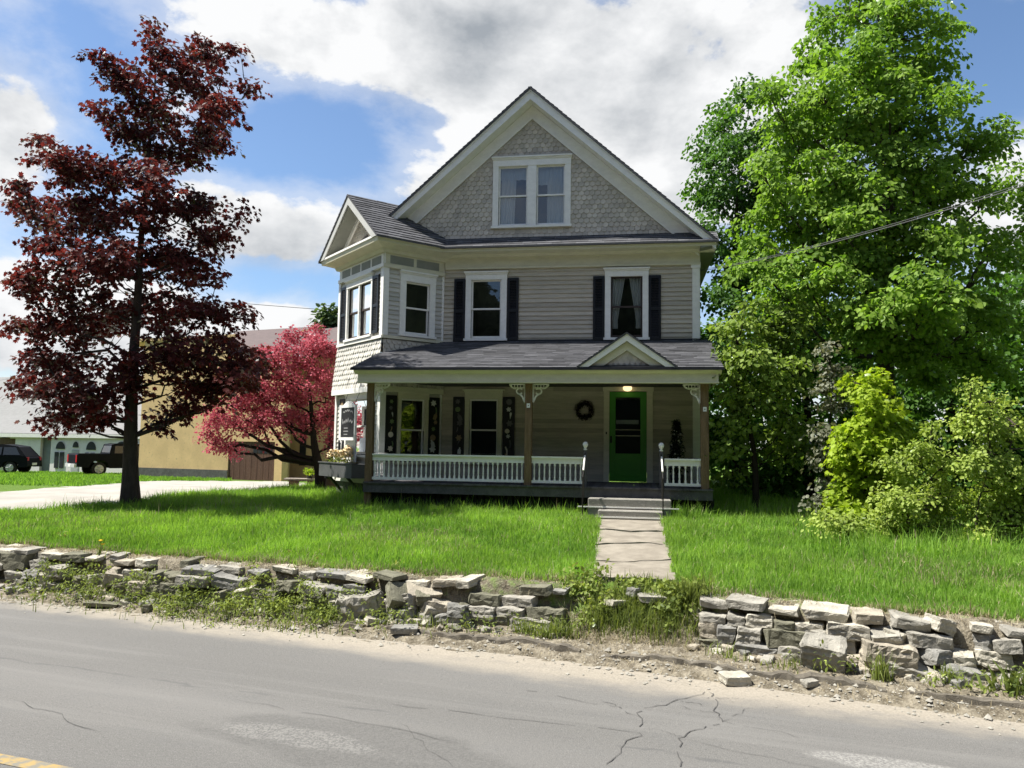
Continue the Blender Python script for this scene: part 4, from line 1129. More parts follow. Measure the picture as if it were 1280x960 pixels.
gp = ground_at(163, 634)
PM = [(193, 38, 9, 18), (200, 70, 22, 20), (255, 64, 30, 14), (290, 62, 12, 12), (225, 100, 58, 28), (312, 108, 24, 6), (150, 98, 26, 14), (124, 73, 10, 6), (270, 138, 34, 22), (190, 140, 42, 28), (125, 138, 16, 10), (155, 165, 26, 16), (262, 175, 28, 18), (205, 185, 50, 22),
      (48, 176, 18, 8), (80, 203, 42, 20), (130, 215, 48, 26), (195, 225, 40, 26), (20, 228, 18, 8), (60, 262, 50, 22), (120, 265, 48, 26), (180, 272, 42, 26), (245, 255, 32, 22), (300, 268, 18, 7), (262, 297, 30, 14),
      (60, 308, 48, 18), (120, 320, 50, 30), (190, 322, 46, 30), (248, 332, 38, 22), (56, 347, 50, 20), (20, 345, 20, 9), (18, 405, 18, 9), (80, 402, 52, 22), (140, 390, 48, 30), (210, 390, 46, 28), (268, 384, 38, 18), (303, 384, 14, 6),
      (75, 452, 50, 22), (60, 482, 42, 20), (110, 500, 50, 22), (70, 520, 30, 9), (160, 468, 36, 32), (212, 440, 48, 30), (268, 440, 46, 28), (308, 447, 24, 18), (250, 482, 46, 20), (302, 474, 26, 13), (215, 515, 26, 9), (128, 524, 20, 7), (330, 462, 10, 8)]
tree('purple_maple', 'tall dark purple leaved maple alone on the lawn in front of the driveway', 'tree', gp,
     [gp, at(163, 560, gp[1]), at(165, 470, gp[1]), at(172, 380, gp[1]), at(176, 300, gp[1]), at(185, 200, gp[1]), at(195, 100, gp[1]), at(193, 40, gp[1])], .165, PM, gp[1], PURPLE, BARKP, .105, .42, 32, (.20, .41), 'map', .32, .25, seed=3, ds=1.25, jy=1.6, limbs_from=.16)

gp = ground_at(403, 616)
PK = [(275, 520, 26, 18), (263, 543, 13, 10), (305, 505, 32, 14), (340, 452, 34, 20), (380, 432, 36, 20), (412, 440, 18, 22), (400, 470, 36, 26), (355, 487, 36, 22), (320, 490, 30, 16), (424, 490, 10, 24), (408, 520, 22, 22), (378, 530, 28, 16), (345, 520, 24, 12), (310, 526, 26, 9), (416, 552, 14, 14), (360, 418, 16, 7), (400, 414, 22, 8), (330, 440, 16, 11), (268, 556, 9, 9), (300, 470, 20, 12)]
tree('pink_crabapple', 'spreading crabapple in deep pink blossom beside the house corner', 'tree', gp,
     [gp, at(400, 590, gp[1]), at(393, 560, gp[1]), at(390, 520, gp[1]), at(385, 470, gp[1]), at(388, 430, gp[1])], .19, PK, gp[1], PINK, BARKD, .075, .36, 46, (.2, .36), 'dia', .55, .1, seed=5, ds=1.1, jy=.8, limbs_from=.26, twig=.014, limb_r=.6)

def gat(px, Y):
    p = at(px, 600, Y); return np.array([p[0], p[1], float(height(p[0], p[1]))])

b = gat(1108, 17.5)
MM = [(1100, -40, 70, 40), (1060, 20, 58, 30), (1130, 15, 55, 30), (1178, 42, 26, 36), (1022, 70, 36, 30), (1080, 90, 55, 40), (1150, 90, 48, 36), (960, 112, 26, 20), (1000, 132, 46, 34), (1060, 160, 56, 40), (1130, 160, 52, 40), (1188, 130, 26, 36), (1222, 178, 34, 30), (1250, 160, 14, 22), (980, 192, 40, 34), (945, 202, 20, 20), (1040, 232, 56, 40), (1110, 240, 52, 44), (1180, 232, 46, 40), (1245, 232, 26, 40), (958, 262, 32, 30), (1000, 292, 46, 34), (1060, 312, 56, 40), (1130, 312, 56, 40), (1200, 302, 46, 40), (1255, 312, 26, 40), (940, 322, 38, 28), (990, 362, 46, 34), (1300, 260, 36, 55),
      (1075, 385, 40, 22, -2.2), (1120, 380, 44, 28, -3.0), (1160, 345, 34, 20, -3.2), (1180, 365, 26, 18, -3.4), (1180, 372, 46, 38), (1240, 392, 42, 38), (1140, 432, 46, 28, -1.6), (1085, 418, 30, 18, -2.0), (1200, 442, 46, 32), (1175, 395, 30, 26, -2.0), (1165, 470, 36, 18, -1.2), (1230, 450, 50, 25, .5)] + [(1100 + (-1) ** k * 22, 20 + 42 * k, 40, 26, -1.5 - .2 * (k % 3)) for k in range(10)] + [(1040, 200, 40, 24, -1.8), (1160, 200, 36, 24, -1.8), (1010, 250, 34, 22, -1.5), (1060, 270, 40, 26, -2.2), (1180, 300, 36, 24, -2), (1000, 330, 36, 24, -1.8), (1050, 350, 40, 24, -2.2), (960, 230, 26, 22, -1), (985, 160, 34, 26, -.8), (1030, 110, 36, 26, -1.4)]
tree('tall_maple', 'tall bright green maple right of the house, its top leaving the picture', 'tree', b,
     [b, at(1108, 520, b[1]), at(1106, 400, b[1]), at(1104, 300, b[1]), at(1102, 200, b[1]), at(1098, 80, b[1]), at(1098, -60, b[1])], .24, MM, b[1], MAPLE, BARK, .115, .48, 40, (.27, .48), 'dia', .20, .45, seed=7, ds=1.0, jy=2.0, limbs_from=.25)
b = gat(925, 23)
ML = [(945, 118, 26, 20), (905, 150, 26, 24), (880, 190, 18, 24), (920, 195, 36, 30), (890, 240, 32, 30), (930, 262, 36, 30), (874, 282, 18, 14), (900, 312, 34, 26), (962, 230, 30, 36), (950, 172, 26, 26), (925, 352, 40, 26), (900, 374, 26, 20), (960, 320, 30, 40)]
tree('slender_maple', 'darker slender maple standing between the gable and the tall maple', 'tree', b,
     [b, at(922, 500, b[1]), at(918, 400, b[1]), at(918, 300, b[1]), at(925, 200, b[1]), at(940, 115, b[1])], .20, ML, b[1], MAPLED, BARK, .13, .55, 44, (.35, .6), 'dia', .3, .3, seed=8, ds=1.1, jy=1.6)
b = gat(945, 15.9)
MU = [(918, 402, 26, 28), (948, 402, 36, 30), (985, 422, 26, 30), (930, 458, 34, 30), (960, 488, 36, 30), (915, 520, 20, 32), (928, 560, 28, 28), (914, 590, 14, 20), (975, 550, 26, 22), (1000, 470, 26, 32), (945, 440, 26, 26, -.8), (915, 470, 18, 26, -.6), (922, 430, 22, 30, -.4), (970, 455, 28, 28, -.6), (935, 510, 30, 26, -.5), (990, 520, 26, 26, -.3), (912, 555, 14, 24, -.4), (1005, 560, 22, 24, 0), (985, 390, 30, 26, 0)]
tree('understorey_tree', 'thin stemmed young tree leaning beside the porch end', 'tree', b,
     [b, at(944, 570, b[1]), at(930, 500, b[1]), at(912, 440, b[1]), at(903, 390, b[1])], .075, MU, b[1], UNDER, BARKD, .11, .48, 24, (.26, .46), 'dia', .35, .3, seed=9, ds=1.0, jy=1.2, limbs_from=.2)
for k, (px, Y, sd_, bl, mt, nm, lab) in enumerate([
    (1010, 22.5, 11, [(960, 470, 60, 55), (1030, 450, 60, 60), (1000, 560, 70, 50), (900, 540, 40, 60), (1060, 560, 60, 50), (960, 610, 60, 30), (1070, 480, 50, 50), (890, 440, 30, 50), (1000, 400, 60, 40)], MAPLED, 'shade_tree', 'dense dark tree filling the gap behind the leaning young tree'),
    (1190, 21.5, 12, [(1130, 520, 60, 60), (1200, 490, 60, 60), (1260, 470, 60, 70), (1190, 580, 70, 50), (1290, 560, 60, 70), (1250, 400, 50, 50), (1330, 430, 60, 80), (1120, 600, 60, 40), (1300, 340, 30, 45)], MAPLED, 'shade_tree', 'dense dark tree behind the olive shrubs at the lawn corner')]):
    b = gat(px, Y)
    tree(nm, lab, 'tree', b, [b, at(px, 520, Y), at(px - 6, 440, Y), at(px, 360, Y)], .16, bl, Y, mt, BARKD, .17, .66, 26, (.42, .7), 'dia', .4, .3, seed=sd_, jy=1.0)
b = ground_at(1080, 662)
tree('lime_sapling', 'bright lime green sapling in front of the dark thicket', 'tree', b, [b, at(1082, 600, b[1]), at(1085, 540, b[1]), at(1080, 480, b[1])], .045,
     [(1075, 480, 26, 16), (1102, 500, 26, 18), (1060, 548, 20, 18), (1080, 535, 32, 24), (1100, 562, 32, 24), (1068, 592, 28, 22), (1056, 562, 16, 16), (1085, 622, 22, 16), (1098, 470, 14, 12), (1075, 640, 26, 12), (1112, 600, 28, 22), (1050, 612, 18, 18), (1122, 535, 20, 22), (1110, 632, 26, 14)], b[1], LIME, BARKD, .095, .28, 34, (.18, .32), 'map', .3, .35, seed=14, jy=.5)
b = gat(1035, 14.8)
tree('dusky_sapling', 'dusky grey green sapling with reddish tip left of the lime one', 'tree', b, [b, at(1036, 560, b[1]), at(1040, 480, b[1]), at(1036, 425, b[1])], .04,
     [(1034, 432, 12, 10), (1040, 460, 20, 12), (1030, 485, 26, 12), (1045, 510, 26, 12), (1030, 540, 22, 12), (1025, 572, 18, 12), (1040, 602, 18, 12), (1030, 628, 18, 12), (1050, 560, 18, 20)], b[1], DUSK, BARKD, .085, .30, 22, (.18, .32), 'dia', .35, .3, seed=15, jy=.5)
for k, (px, py, bl, lab) in enumerate([
    (1145, 684, [(1165, 532, 9, 10), (1155, 560, 20, 16), (1130, 582, 28, 18), (1180, 582, 18, 18), (1122, 622, 38, 24), (1172, 622, 32, 24), (1150, 658, 42, 18), (1105, 650, 28, 16), (1062, 652, 24, 12), (1035, 645, 18, 14)], 'olive green honeysuckle shrub right of the lime sapling'),
    (1235, 690, [(1214, 486, 10, 12), (1235, 502, 18, 15), (1206, 530, 18, 15), (1240, 542, 28, 20), (1270, 532, 16, 18), (1210, 577, 26, 20), (1256, 592, 32, 24), (1222, 632, 42, 24), (1272, 640, 28, 24), (1238, 670, 46, 16), (1310, 600, 36, 55)], 'taller olive shrub spilling out of the right edge of the lawn')]):
    b = ground_at(px, py); b = b + np.array([.15, .5, 0])
    tree('honeysuckle_shrub', lab, 'shrub', b, [b, b + np.array([0, 0, .6]), at(px, 590, b[1])], .035, bl, b[1], OLIVE, BARK, .058, .25, 44, (.15, .28), 'dia', .45, .3, group='honeysuckle shrubs by the thicket', seed=20 + k, jy=.5, limbs_from=.02)
b = gat(405, 46)
tree('distant_tree', 'pale green tree top showing behind the crabapple', 'tree', b, [b, at(406, 480, 46), at(406, 400, 46)], .2, [(405, 400, 14, 12), (416, 392, 12, 10), (400, 415, 16, 14), (425, 410, 20, 20), (410, 440, 30, 25), (430, 470, 30, 40)], 46, FARG, BARK, .35, .9, 26, (.5, .8), 'dia', .5, .2, seed=31)

# ------------------------------------------------------------------ grass and weeds
GRASS = leafmat('grass blade', (.115, .24, .04), (.31, .48, .095), .5, .08, (1.25, 1.35, .55))
WEED = leafmat('weed leaf', (.09, .13, .035), (.30, .37, .09), .4, .12)
STRAW = leafmat('dry straw', (.26, .22, .13), (.45, .40, .28), .2, .05, (1.1, 1.05, .9))


def blades(rn, P, h, w, lean=.35, seg=2):
    N = len(P); a = rn.random(N) * 2 * math.pi
    side = np.stack([np.cos(a), np.sin(a), np.zeros(N)], 1); b_ = a + rn.normal(1.57, .9, N)
    ld = np.stack([np.cos(b_), np.sin(b_), np.zeros(N)], 1)
    l = np.abs(rn.normal(0, lean, N)) * h
    up = np.array([0, 0, 1.])
    V = np.empty((N, 6, 3)); V[:, 0] = P - side * w[:, None] * .5; V[:, 1] = P + side * w[:, None] * .5
    mid = P + up * (h * .58)[:, None] + ld * (l * .35)[:, None]
    V[:, 2] = mid + side * w[:, None] * .42; V[:, 3] = mid - side * w[:, None] * .42
    tip = P + up * (h * (1 - .25 * (l / h) ** 2))[:, None] + ld * l[:, None]
    V[:, 4] = tip + side * w[:, None] * .06; V[:, 5] = tip - side * w[:, None] * .06
    base = (np.arange(N) * 6)[:, None]
    F = np.concatenate([base + np.array([[0, 1, 2, 3]]), base + np.array([[3, 2, 4, 5]])], 1).reshape(-1, 4)
    return V.reshape(-1, 3), F


HOUSE_FP = [tuple(H2W(*p)[:2]) for p in ((-3.2, -2.30), (1.5, -2.30), (1.5, -2.9), (1.7, -3.2), (3.02, -3.2), (3.2, -2.9), (3.2, -2.30), (3.95, -2.30), (3.95, 10), (-3.9, 10), (-3.9, 1.9), (-5.05, .75), (-3.35, -1.0))]


def noise2(x, y, k):
    return (np.sin(x * 1.3 * k + np.sin(y * 1.1 * k + .7) * 1.4) + np.sin(y * 1.7 * k + np.sin(x * .9 * k) * 1.7) + np.sin((x + y) * 2.3 * k + 1.3) * .6) / 2.6


def build_grass():
    rn = np.random.default_rng(17)
    N = 780000
    # denser near the camera
    q = 8.9 + (26 - 8.9) * rn.random(N) ** 1.45; s = rn.uniform(-19, 13, N)
    x = s * SD[0] + q * QD[0]; y = s * SD[1] + q * QD[1]
    w_ = np.interp(s, WALL_S, WALL_Q)
    edge = .37 + .08 * wob(s * 2.1) + .06 * wob(s * 7)
    ok = (q > w_ + edge) & ~in_poly(x, y, HOUSE_FP) & ~in_poly(x, y, DRIVE)
    # frustum and far-left limit
    ang = x / y; ok &= (ang > -.95) & (ang < 1.05)
    # path with ragged edges
    pa = np.array(PATH); ctr = (pa[0] + pa[1]) / 2; dirp = (pa[3] + pa[2]) / 2 - ctr; Lp = np.linalg.norm(dirp); dirp /= Lp; nrm = np.array([dirp[1], -dirp[0]])
    al = (x - ctr[0]) * dirp[0] + (y - ctr[1]) * dirp[1]; ac = (x - ctr[0]) * nrm[0] + (y - ctr[1]) * nrm[1]
    hw = np.interp(al, [0, Lp], [np.linalg.norm(pa[1] - pa[0]) / 2, np.linalg.norm(pa[2] - pa[3]) / 2]) - .02 + .05 * wob(al * 4) + .03 * wob(al * 11)
    onp = (np.abs(ac) < hw) & (al > -.9) & (al < Lp + .3)
    ok &= ~onp
    # shaded bare floor under the thicket
    thin = (x > 5.2) & (y > 15.8); ok &= ~(thin & (rn.random(N) > .12))
    x, y, s, q, w_, al, ac, hw = [t[ok] for t in (x, y, s, q, w_, al, ac, hw)]
    ex = []
    for k in range(70):
        c = ground_at(rn.uniform(1025, 1290), rn.uniform(672, 700)); a = c[:2] + rn.normal(0, .10, (34, 2)); ex.append(a)
    for k in range(16):
        c = H2W(rn.uniform(3.1, 3.7), rn.uniform(-3.0, -2.7)); ex.append(c[:2] + rn.normal(0, .08, (24, 2)))
    ex = np.concatenate(ex); x = np.concatenate([x, ex[:, 0]]); y = np.concatenate([y, ex[:, 1]]); nx = len(ex)
    s = x * SD[0] + y * SD[1]; q = x * QD[0] + y * QD[1]; w_ = np.interp(s, WALL_S, WALL_Q); al = np.concatenate([al, np.full(nx, -9.)]); ac = np.concatenate([ac, np.full(nx, 9.)]); hw = np.concatenate([hw, np.zeros(nx)])
    N = len(x)
    cl = noise2(x, y, .8); cl2 = noise2(x, y, 3.7)
    h = .125 + .03 * cl + .02 * cl2 + rn.normal(0, .02, N)
    h *= np.where(q - w_ < 1.0, .75, 1.0)
    u = (x - ORG[0]) * RH[0] + (y - ORG[1]) * RH[1]; v = (x - ORG[0]) * BH[0] + (y - ORG[1]) * BH[1]
    nearh = np.exp(-np.clip(-2.3 - v, 0, 9) / .35) * (u > -4) * (u < 6)
    h += nearh * np.abs(rn.normal(.07, .13, N)); h += np.exp(-np.clip(np.abs(ac) - hw, 0, 9) / .1) * (al > 0) * (al < Lp) * .02
    h += ((x < -3.4) & (y > 16)) * np.abs(rn.normal(.05, .05, N))
    h += (rn.random(N) < .01) * rn.uniform(.05, .16, N)
    h[-nx:] += np.abs(rn.normal(.10, .10, nx))
    h = np.clip(h, .03, .5)
    w = rn.uniform(.006, .011, N) * (1 + (q - 9) * .05)
    P = np.stack([x, y, height(x, y) - .01], 1)
    V, F = blades(rn, P, h, w, .42)
    sh = np.clip(.5 + .27 * cl + .17 * cl2 + rn.normal(0, .18, N), 0, 1)
    dry = (rn.random(N) < .03 + .16 * sstep(noise2(x + 3, y, .6) + .4 * cl2, .35, .8) + .5 * np.exp(-np.clip(q - w_ - .4, 0, 9) / .15))
    F2 = F.reshape(N, 2, 4)
    m = np.repeat(dry.astype(np.int32), 2)
    tag(fast('grass', V, F, np.repeat(sh, 2), [GRASS, STRAW], midx=m), 'bright green unmown lawn grass in front of the house', 'grass', kind='stuff')
    # short grass on the strip beyond the driveway
    xs_ = []
    for _ in range(60000):
        pass
    N = 60000; x = rn.uniform(-34, -9, N); y = rn.uniform(26, 52, N); ok = ~in_poly(x, y, DRIVE) & (x / y < -.36) & (x / y > -.8)
    x, y = x[ok], y[ok]; N = len(x)
    V, F = blades(rn, np.stack([x, y, height(x, y) - .01], 1), np.clip(rn.normal(.12, .03, N), .04, .3), np.full(N, .03), .4)
    tag(fast('verge_grass', V, F, np.repeat(np.clip(rn.normal(.3, .15, N), 0, 1), 2), GRASS), 'strip of short grass beyond the pale driveway', 'grass', kind='stuff')


def build_weeds():
    rn = np.random.default_rng(23)
    VV, FF, SS, MM_ = [], [], [], []; off = 0
    def add(V, F, S, mi):
        nonlocal off
        VV.append(V); FF.append(F + off); SS.append(S); MM_.append(np.full(len(F), mi)); off += len(V)
    # leafy plants in the gap and along the foot of the wall
    cs = []
    def spot(s, q, hmin, hmax, n, spread):
        for _ in range(n):
            ss, qq = s + rn.normal(0, spread), q + rn.normal(0, spread * .6)
            cs.append(SQ(ss, qq, rn.uniform(hmin, hmax)))
    for s, q, n, hm in ((-2.15, 9.15, 20, .14), (-2.05, 8.95, 12, .12), (-1.15, 9.15, 16, .14), (-1.02, 8.95, 20, .2), (-1.6, 9.25, 20, .08), (-2.2, 9.4, 10, .2), (-1.1, 9.35, 8, .12)): spot(s, q, .02, hm, n, .13)
    A = np.array(cs)
    V, F, S = leaves(rn, A, rn.uniform(.06, .12, len(A)), 12, .055, .6, 'dia', .1); add(V, F, S, 0)
    cs.clear()
    for s, q, n in ((-7.4, 8.2, 60), (-6.6, 8.25, 60), (-5.9, 8.3, 60), (-5.2, 8.35, 60), (-4.4, 8.45, 30), (-3.3, 8.5, 16), (-8.3, 8.3, 30), (-9.1, 8.3, 30), (1.6, 8.2, 12), (2.3, 8.2, 26), (.5, 8.3, 10), (-9.8, 8.25, 20), (-2.6, 8.55, 10)): spot(s, q, .0, .2, n, .22)
    for s, q, n in ((-7.2, 8.42, 40), (-6.3, 8.45, 40), (-5.5, 8.48, 46), (-8.2, 8.42, 30), (-9.2, 8.4, 40), (-10, 8.4, 30), (-4.9, 8.5, 20)): spot(s, q, .08, .42, n, .2)
    A = np.array(cs)
    V, F, S = leaves(rn, A, rn.uniform(.05, .11, len(A)), 12, .05, .6, 'nar', .1); add(V, F, S, 0)
    # grassy tufts
    P = []; H_ = []
    for s, q, n, hh, sp in ((-1.6, 8.95, 900, .2, .3), (-1.9, 8.9, 500, .22, .15), (-1.3, 8.9, 600, .24, .2), (-.95, 9.1, 500, .3, .1), (.9, 8.15, 110, .26, .05), (2.15, 8.15, 140, .26, .08), (2.5, 8.2, 120, .24, .1), (1.5, 8.3, 60, .2, .06), (-2.5, 8.55, 120, .2, .08), (-2.75, 8.55, 90, .18, .08), (-2.3, 8.6, 140, .24, .08), (-.5, 8.45, 60, .16, .1), (.1, 8.3, 60, .12, .15), (-5.5, 8.3, 300, .2, .4), (-7, 8.25, 300, .2, .5), (-4, 8.5, 120, .2, .3), (-9, 8.3, 200, .2, .6), (3.2, 8.1, 200, .25, .3), (-1.5, 9.32, 160, .16, .3)):
        ss = s + rn.normal(0, sp, n); qq = q + rn.normal(0, sp * .5, n)
        for a_, b_ in zip(ss, qq): P.append(SQ(a_, b_)); H_.append(hh * rn.uniform(.4, 1.1))
    P = np.array(P); H_ = np.array(H_)
    V, F = blades(rn, P, H_, rn.uniform(.006, .012, len(P)), .5); add(V, F, np.repeat(rn.random(len(P)) * .8, 2), 0)
    # broad leaved clump at the right
    P = np.array([SQ(2.0 + rn.normal(0, .16), 8.2 + rn.normal(0, .06)) for _ in range(46)])
    V, F = blades(rn, P, rn.uniform(.14, .3, len(P)), rn.uniform(.025, .045, len(P)), .7); add(V, F, np.repeat(rn.random(len(P)) * .4, 2), 0)
    # straw, dead stems
    n = 11000; s = rn.uniform(-11, 4, n); e = np.interp(s, EDGE_S, EDGE_Q); w = np.interp(s, WALL_S, WALL_Q); q = np.where(rn.random(n) < .5, e + (w + .35 - e) * rn.random(n) + .02, w + .22 + .3 * rn.random(n))
    P = np.stack([s * SD[0] + q * QD[0], s * SD[1] + q * QD[1], np.zeros(n)], 1); P[:, 2] = height(P[:, 0], P[:, 1])
    V, F = blades(rn, P, rn.uniform(.015, .06, n), rn.uniform(.003, .006, n), 2.2); add(V, F, np.repeat(rn.random(n), 2), 1)
    n = 1500; s = rn.uniform(-2.3, -.8, n); q = 8.62 + .18 * rn.random(n) + rn.normal(0, .08, n)
    P = np.stack([s * SD[0] + q * QD[0], s * SD[1] + q * QD[1], np.zeros(n)], 1); P[:, 2] = height(P[:, 0], P[:, 1])
    V, F = blades(rn, P, rn.uniform(.02, .10, n), rn.uniform(.003, .006, n), 1.4); add(V, F, np.repeat(rn.random(n), 2), 1)
    tag(fast('weeds', np.concatenate(VV), np.concatenate(FF), np.concatenate(SS), [WEED, STRAW], midx=np.concatenate(MM_)), 'straggling weeds and dry straw along the foot of the stone wall', 'weeds', kind='stuff')


build_grass(); build_weeds()

# ------------------------------------------------------------------ dry stone wall and loose stones
import bmesh


def stone_mesh(rn, dx, dy, dz, rough=.30):
    """a rough split block: hull of a broken box, roughened along its bedding"""
    bm = bmesh.new()
    for sx in (-1, 1):
        for sy in (-1, 1):
            for sz in (-1, 1):
                for _ in range(3):
                    k = rn.integers(0, 3); f = np.array([sx, sy, sz], float); f *= 1 - np.abs(rn.normal(0, rough * .4, 3)); f[k] *= 1 - rn.uniform(0, rough * 1.3)
                    bm.verts.new((f[0] * dx / 2, f[1] * dy / 2, f[2] * dz / 2))
    bmesh.ops.convex_hull(bm, input=bm.verts)
    for v in [v for v in bm.verts if not v.link_faces]: bm.verts.remove(v)
    bmesh.ops.triangulate(bm, faces=bm.faces)
    for _ in range(3):
        lim = max(dx, dy) * .17
        es = [e for e in bm.edges if e.calc_length() > lim]
        if not es: break
        bmesh.ops.subdivide_edges(bm, edges=es, cuts=1); bmesh.ops.triangulate(bm, faces=[f for f in bm.faces if len(f.verts) > 3])
    ph = rn.uniform(0, 6.28, 6); k = rn.uniform(8, 16, 3); am = min(dx, dy, dz)
    bm.normal_update()
    for v in bm.verts:
        c = v.co; lay = math.sin(c.z * rn.uniform(95, 105) + ph[0] + 1.3 * math.sin(c.x * k[0] + ph[1]))
        d = .05 * math.sin(c.x * k[0] + ph[2]) * math.sin(c.y * k[1] + ph[3]) + .035 * lay + .035 * math.sin(c.x * 31 + c.z * 23 + ph[4])
        v.co += v.normal * (d * am + rn.normal(0, .014) * am)
    me = bpy.data.meshes.new('stone'); bm.to_mesh(me); bm.free(); return me


def stone(rn, p, dims, rot, matl, parent=None, name='stone', ofs=None):
    me = stone_mesh(rn, *dims); me.materials.append(matl)
    o = bpy.data.objects.new(name, me); COL.objects.link(o)
    if parent: o.parent = parent; p = np.asarray(p) - ofs
    o.location = [float(t) for t in p]; o.rotation_euler = [float(t) for t in rot]
    return o


def wall_run(s0, s1, label, seed, profile, ruin):
    """courses of stones from s0 to s1; ruin(s) in 0..1 drops and tumbles stones"""
    rn = np.random.default_rng(seed); base = SQ((s0 + s1) / 2, 8.6)
    w = empty('stone_wall', base, 0, label, 'wall')
    cnt = 0
    for c in (3, 0, 1, 2):
        s = s0; z_off = [0.0, .17, .32, .44][c]
        while s < s1 - .05 and cnt < 98:
            L = rn.uniform(.18, .52) if c < 2 else rn.uniform(.16, .5)
            L = min(L, s1 - s); 
            if L < .1: break
            sc_ = s + L / 2; hh = [.18, .16, .13, .07][c] * rn.uniform(.85, 1.2)
            top = profile(sc_); rz = ruin(sc_)
            if c == 3:
                if rn.random() < .15 + .2 * rz: s += L * .7; continue
                w_ = np.interp(sc_, WALL_S, WALL_Q); p = SD * sc_ + QD * (w_ + .23 + rn.normal(0, .035)); p[2] = float(height(*(SD * sc_ + QD * (w_ + .36))[:2])) - .035 + rn.normal(0, .015)
                stone(rn, p, (L * rn.uniform(.85, 1.08), rn.uniform(.26, .44), rn.uniform(.05, .12)), (rn.normal(.06, .05), rn.normal(0, .05), -TH + rn.normal(0, .12)), STONE[rn.choice(len(STONE), p=[.26, .36, .1, .2, .08])], w, ofs=base); cnt += 1; s += L * 1.03; continue
            if z_off + hh * .6 > top or (rn.random() < rz * [.06, .2, .38, .7][c]): s += L; continue
            q = np.interp(sc_, WALL_S, WALL_Q) + .10 + rn.normal(0, .02 + .05 * rz) + (.03 * c) - .10 * rz * (c > 0) * rn.random()
            foot = float(height(*(SD * sc_ + QD * (np.interp(sc_, WALL_S, WALL_Q) - .12))[:2]))
            p = SD * sc_ + QD * q; p[2] = foot + (z_off - .05) * .94 + hh / 2 - .03
            d = .34 if c < 3 else .42
            mi = rn.choice(len(STONE), p=[.34, .2, .16, .16, .14])
            stone(rn, p, (L * 1.02, d, hh * 1.06), (rn.normal(0, .03 + .16 * rz), rn.normal(0, .02 + .14 * rz), -TH + rn.normal(0, .04 + .25 * rz)), STONE[4 if (sc_ < -5 and rn.random() < .5) else mi], w, ofs=base); cnt += 1
            s += L * (1.0 + .04 * rn.random())
    return w


wall_run(-11.5, -2.36, 'long tumbledown dry stone wall left of the front path', 41,
         lambda s: .62 if s > -4.2 else (.56 if s > -6.0 else (.54 if s > -8.4 else .5)), lambda s: .15 if -3.6 < s else (.8 if s > -5.0 else (.45 if s > -6.4 else .75)))
wall_run(-.84, 4.4, 'short dry stone wall with a slumped middle right of the front path', 48,
         lambda s: .62 if s < .7 else (.45 if s < 1.9 else .6), lambda s: .0 if s < .4 else (.75 if s < 2.1 else .25))

# loose stones that have rolled out of the wall
def px_stone(px, py, dims, rot, mi, label, cat='stone', name='fallen_stone', z=0, seed=0):
    rn = np.random.default_rng(900 + seed + int(px)); p = ground_at(px, py)
    o = stone(rn, (p[0], p[1], p[2] + dims[2] * .38 + z), dims, rot, STONE[mi], name=name); tag(o, label, cat, 'stones fallen from the dry stone wall'); return o
px_stone(918, 853, (.27, .2, .09), (.05, .02, .2), 1, 'pale flat stone lying alone on the sandy road edge')
px_stone(1030, 835, (.40, .24, .34), (.35, .1, -.5), 0, 'big grey block leaning out of the slumped right hand wall')
px_stone(1100, 838, (.34, .26, .2), (.3, -.2, .3), 3, 'tan slab tipped at the foot of the slumped wall section')
px_stone(1118, 812, (.24, .2, .16), (.2, .1, .8), 1, 'pale cube like stone perched on the tipped tan slab', z=.06)
px_stone(1175, 800, (.22, .2, .14), (.1, .3, .4), 1, 'small pale stone in the rubble right of the slumped wall', z=.1)
px_stone(1012, 857, (.14, .1, .06), (0, 0, .3), 0, 'small grey stone on the dirt below the slumped wall')
px_stone(545, 772, (.42, .26, .2), (.45, .2, .5), 1, 'pale slab tipped against the collapsed part of the left wall')
px_stone(505, 790, (.32, .16, .08), (.1, 0, .1), 2, 'flat slate coloured stone at the kerb under the collapsed wall')
px_stone(465, 780, (.2, .14, .09), (.1, .2, .6), 1, 'small pale stone beside the big grey boulder')
px_stone(450, 772, (.56, .34, .34), (.12, -.15, -.1), 0, 'large grey boulder in the broken left wall')
px_stone(530, 755, (.42, .3, .1), (.55, -.1, .2), 3, 'tan flagstone sloping out of the broken left wall', z=.12)
px_stone(590, 775, (.4, .2, .18), (.3, .35, .4), 4, 'mossy slab slanting beside the intact end of the left wall')
px_stone(255, 735, (.5, .34, .24), (.08, .0, -.2), 2, 'dark overhanging block on the left wall above weeds', z=.08)
px_stone(150, 742, (.4, .3, .2), (.2, .15, .3), 3, 'buff boulder sitting high in the weedy wall', z=.14)
px_stone(128, 757, (.52, .14, .05), (.0, .0, -.1), 4, 'flat crust of stone at the far left road edge')
px_stone(183, 764, (.12, .1, .1), (0, 0, 0), 4, 'small dark lump on the left road edge')
px_stone(50, 733, (.18, .12, .12), (.3, .3, .2), 1, 'white stone near the yellow flowers at far left')
px_stone(10, 712, (.9, .35, .26), (.0, .02, -.2), 4, 'long mossy block at the far left end of the wall', z=.05)
px_stone(815, 752, (.34, .26, .07), (.05, .02, .1), 0, 'cracked grey step slab in the weeds below the path', z=.02)
px_stone(770, 758, (.26, .2, .07), (-.06, .05, .5), 1, 'pale broken slab left of the cracked one below the path', z=.02)
px_stone(792, 748, (.14, .12, .1), (.1, .1, .9), 2, 'dark stone standing on the broken slabs below the path', z=.04)

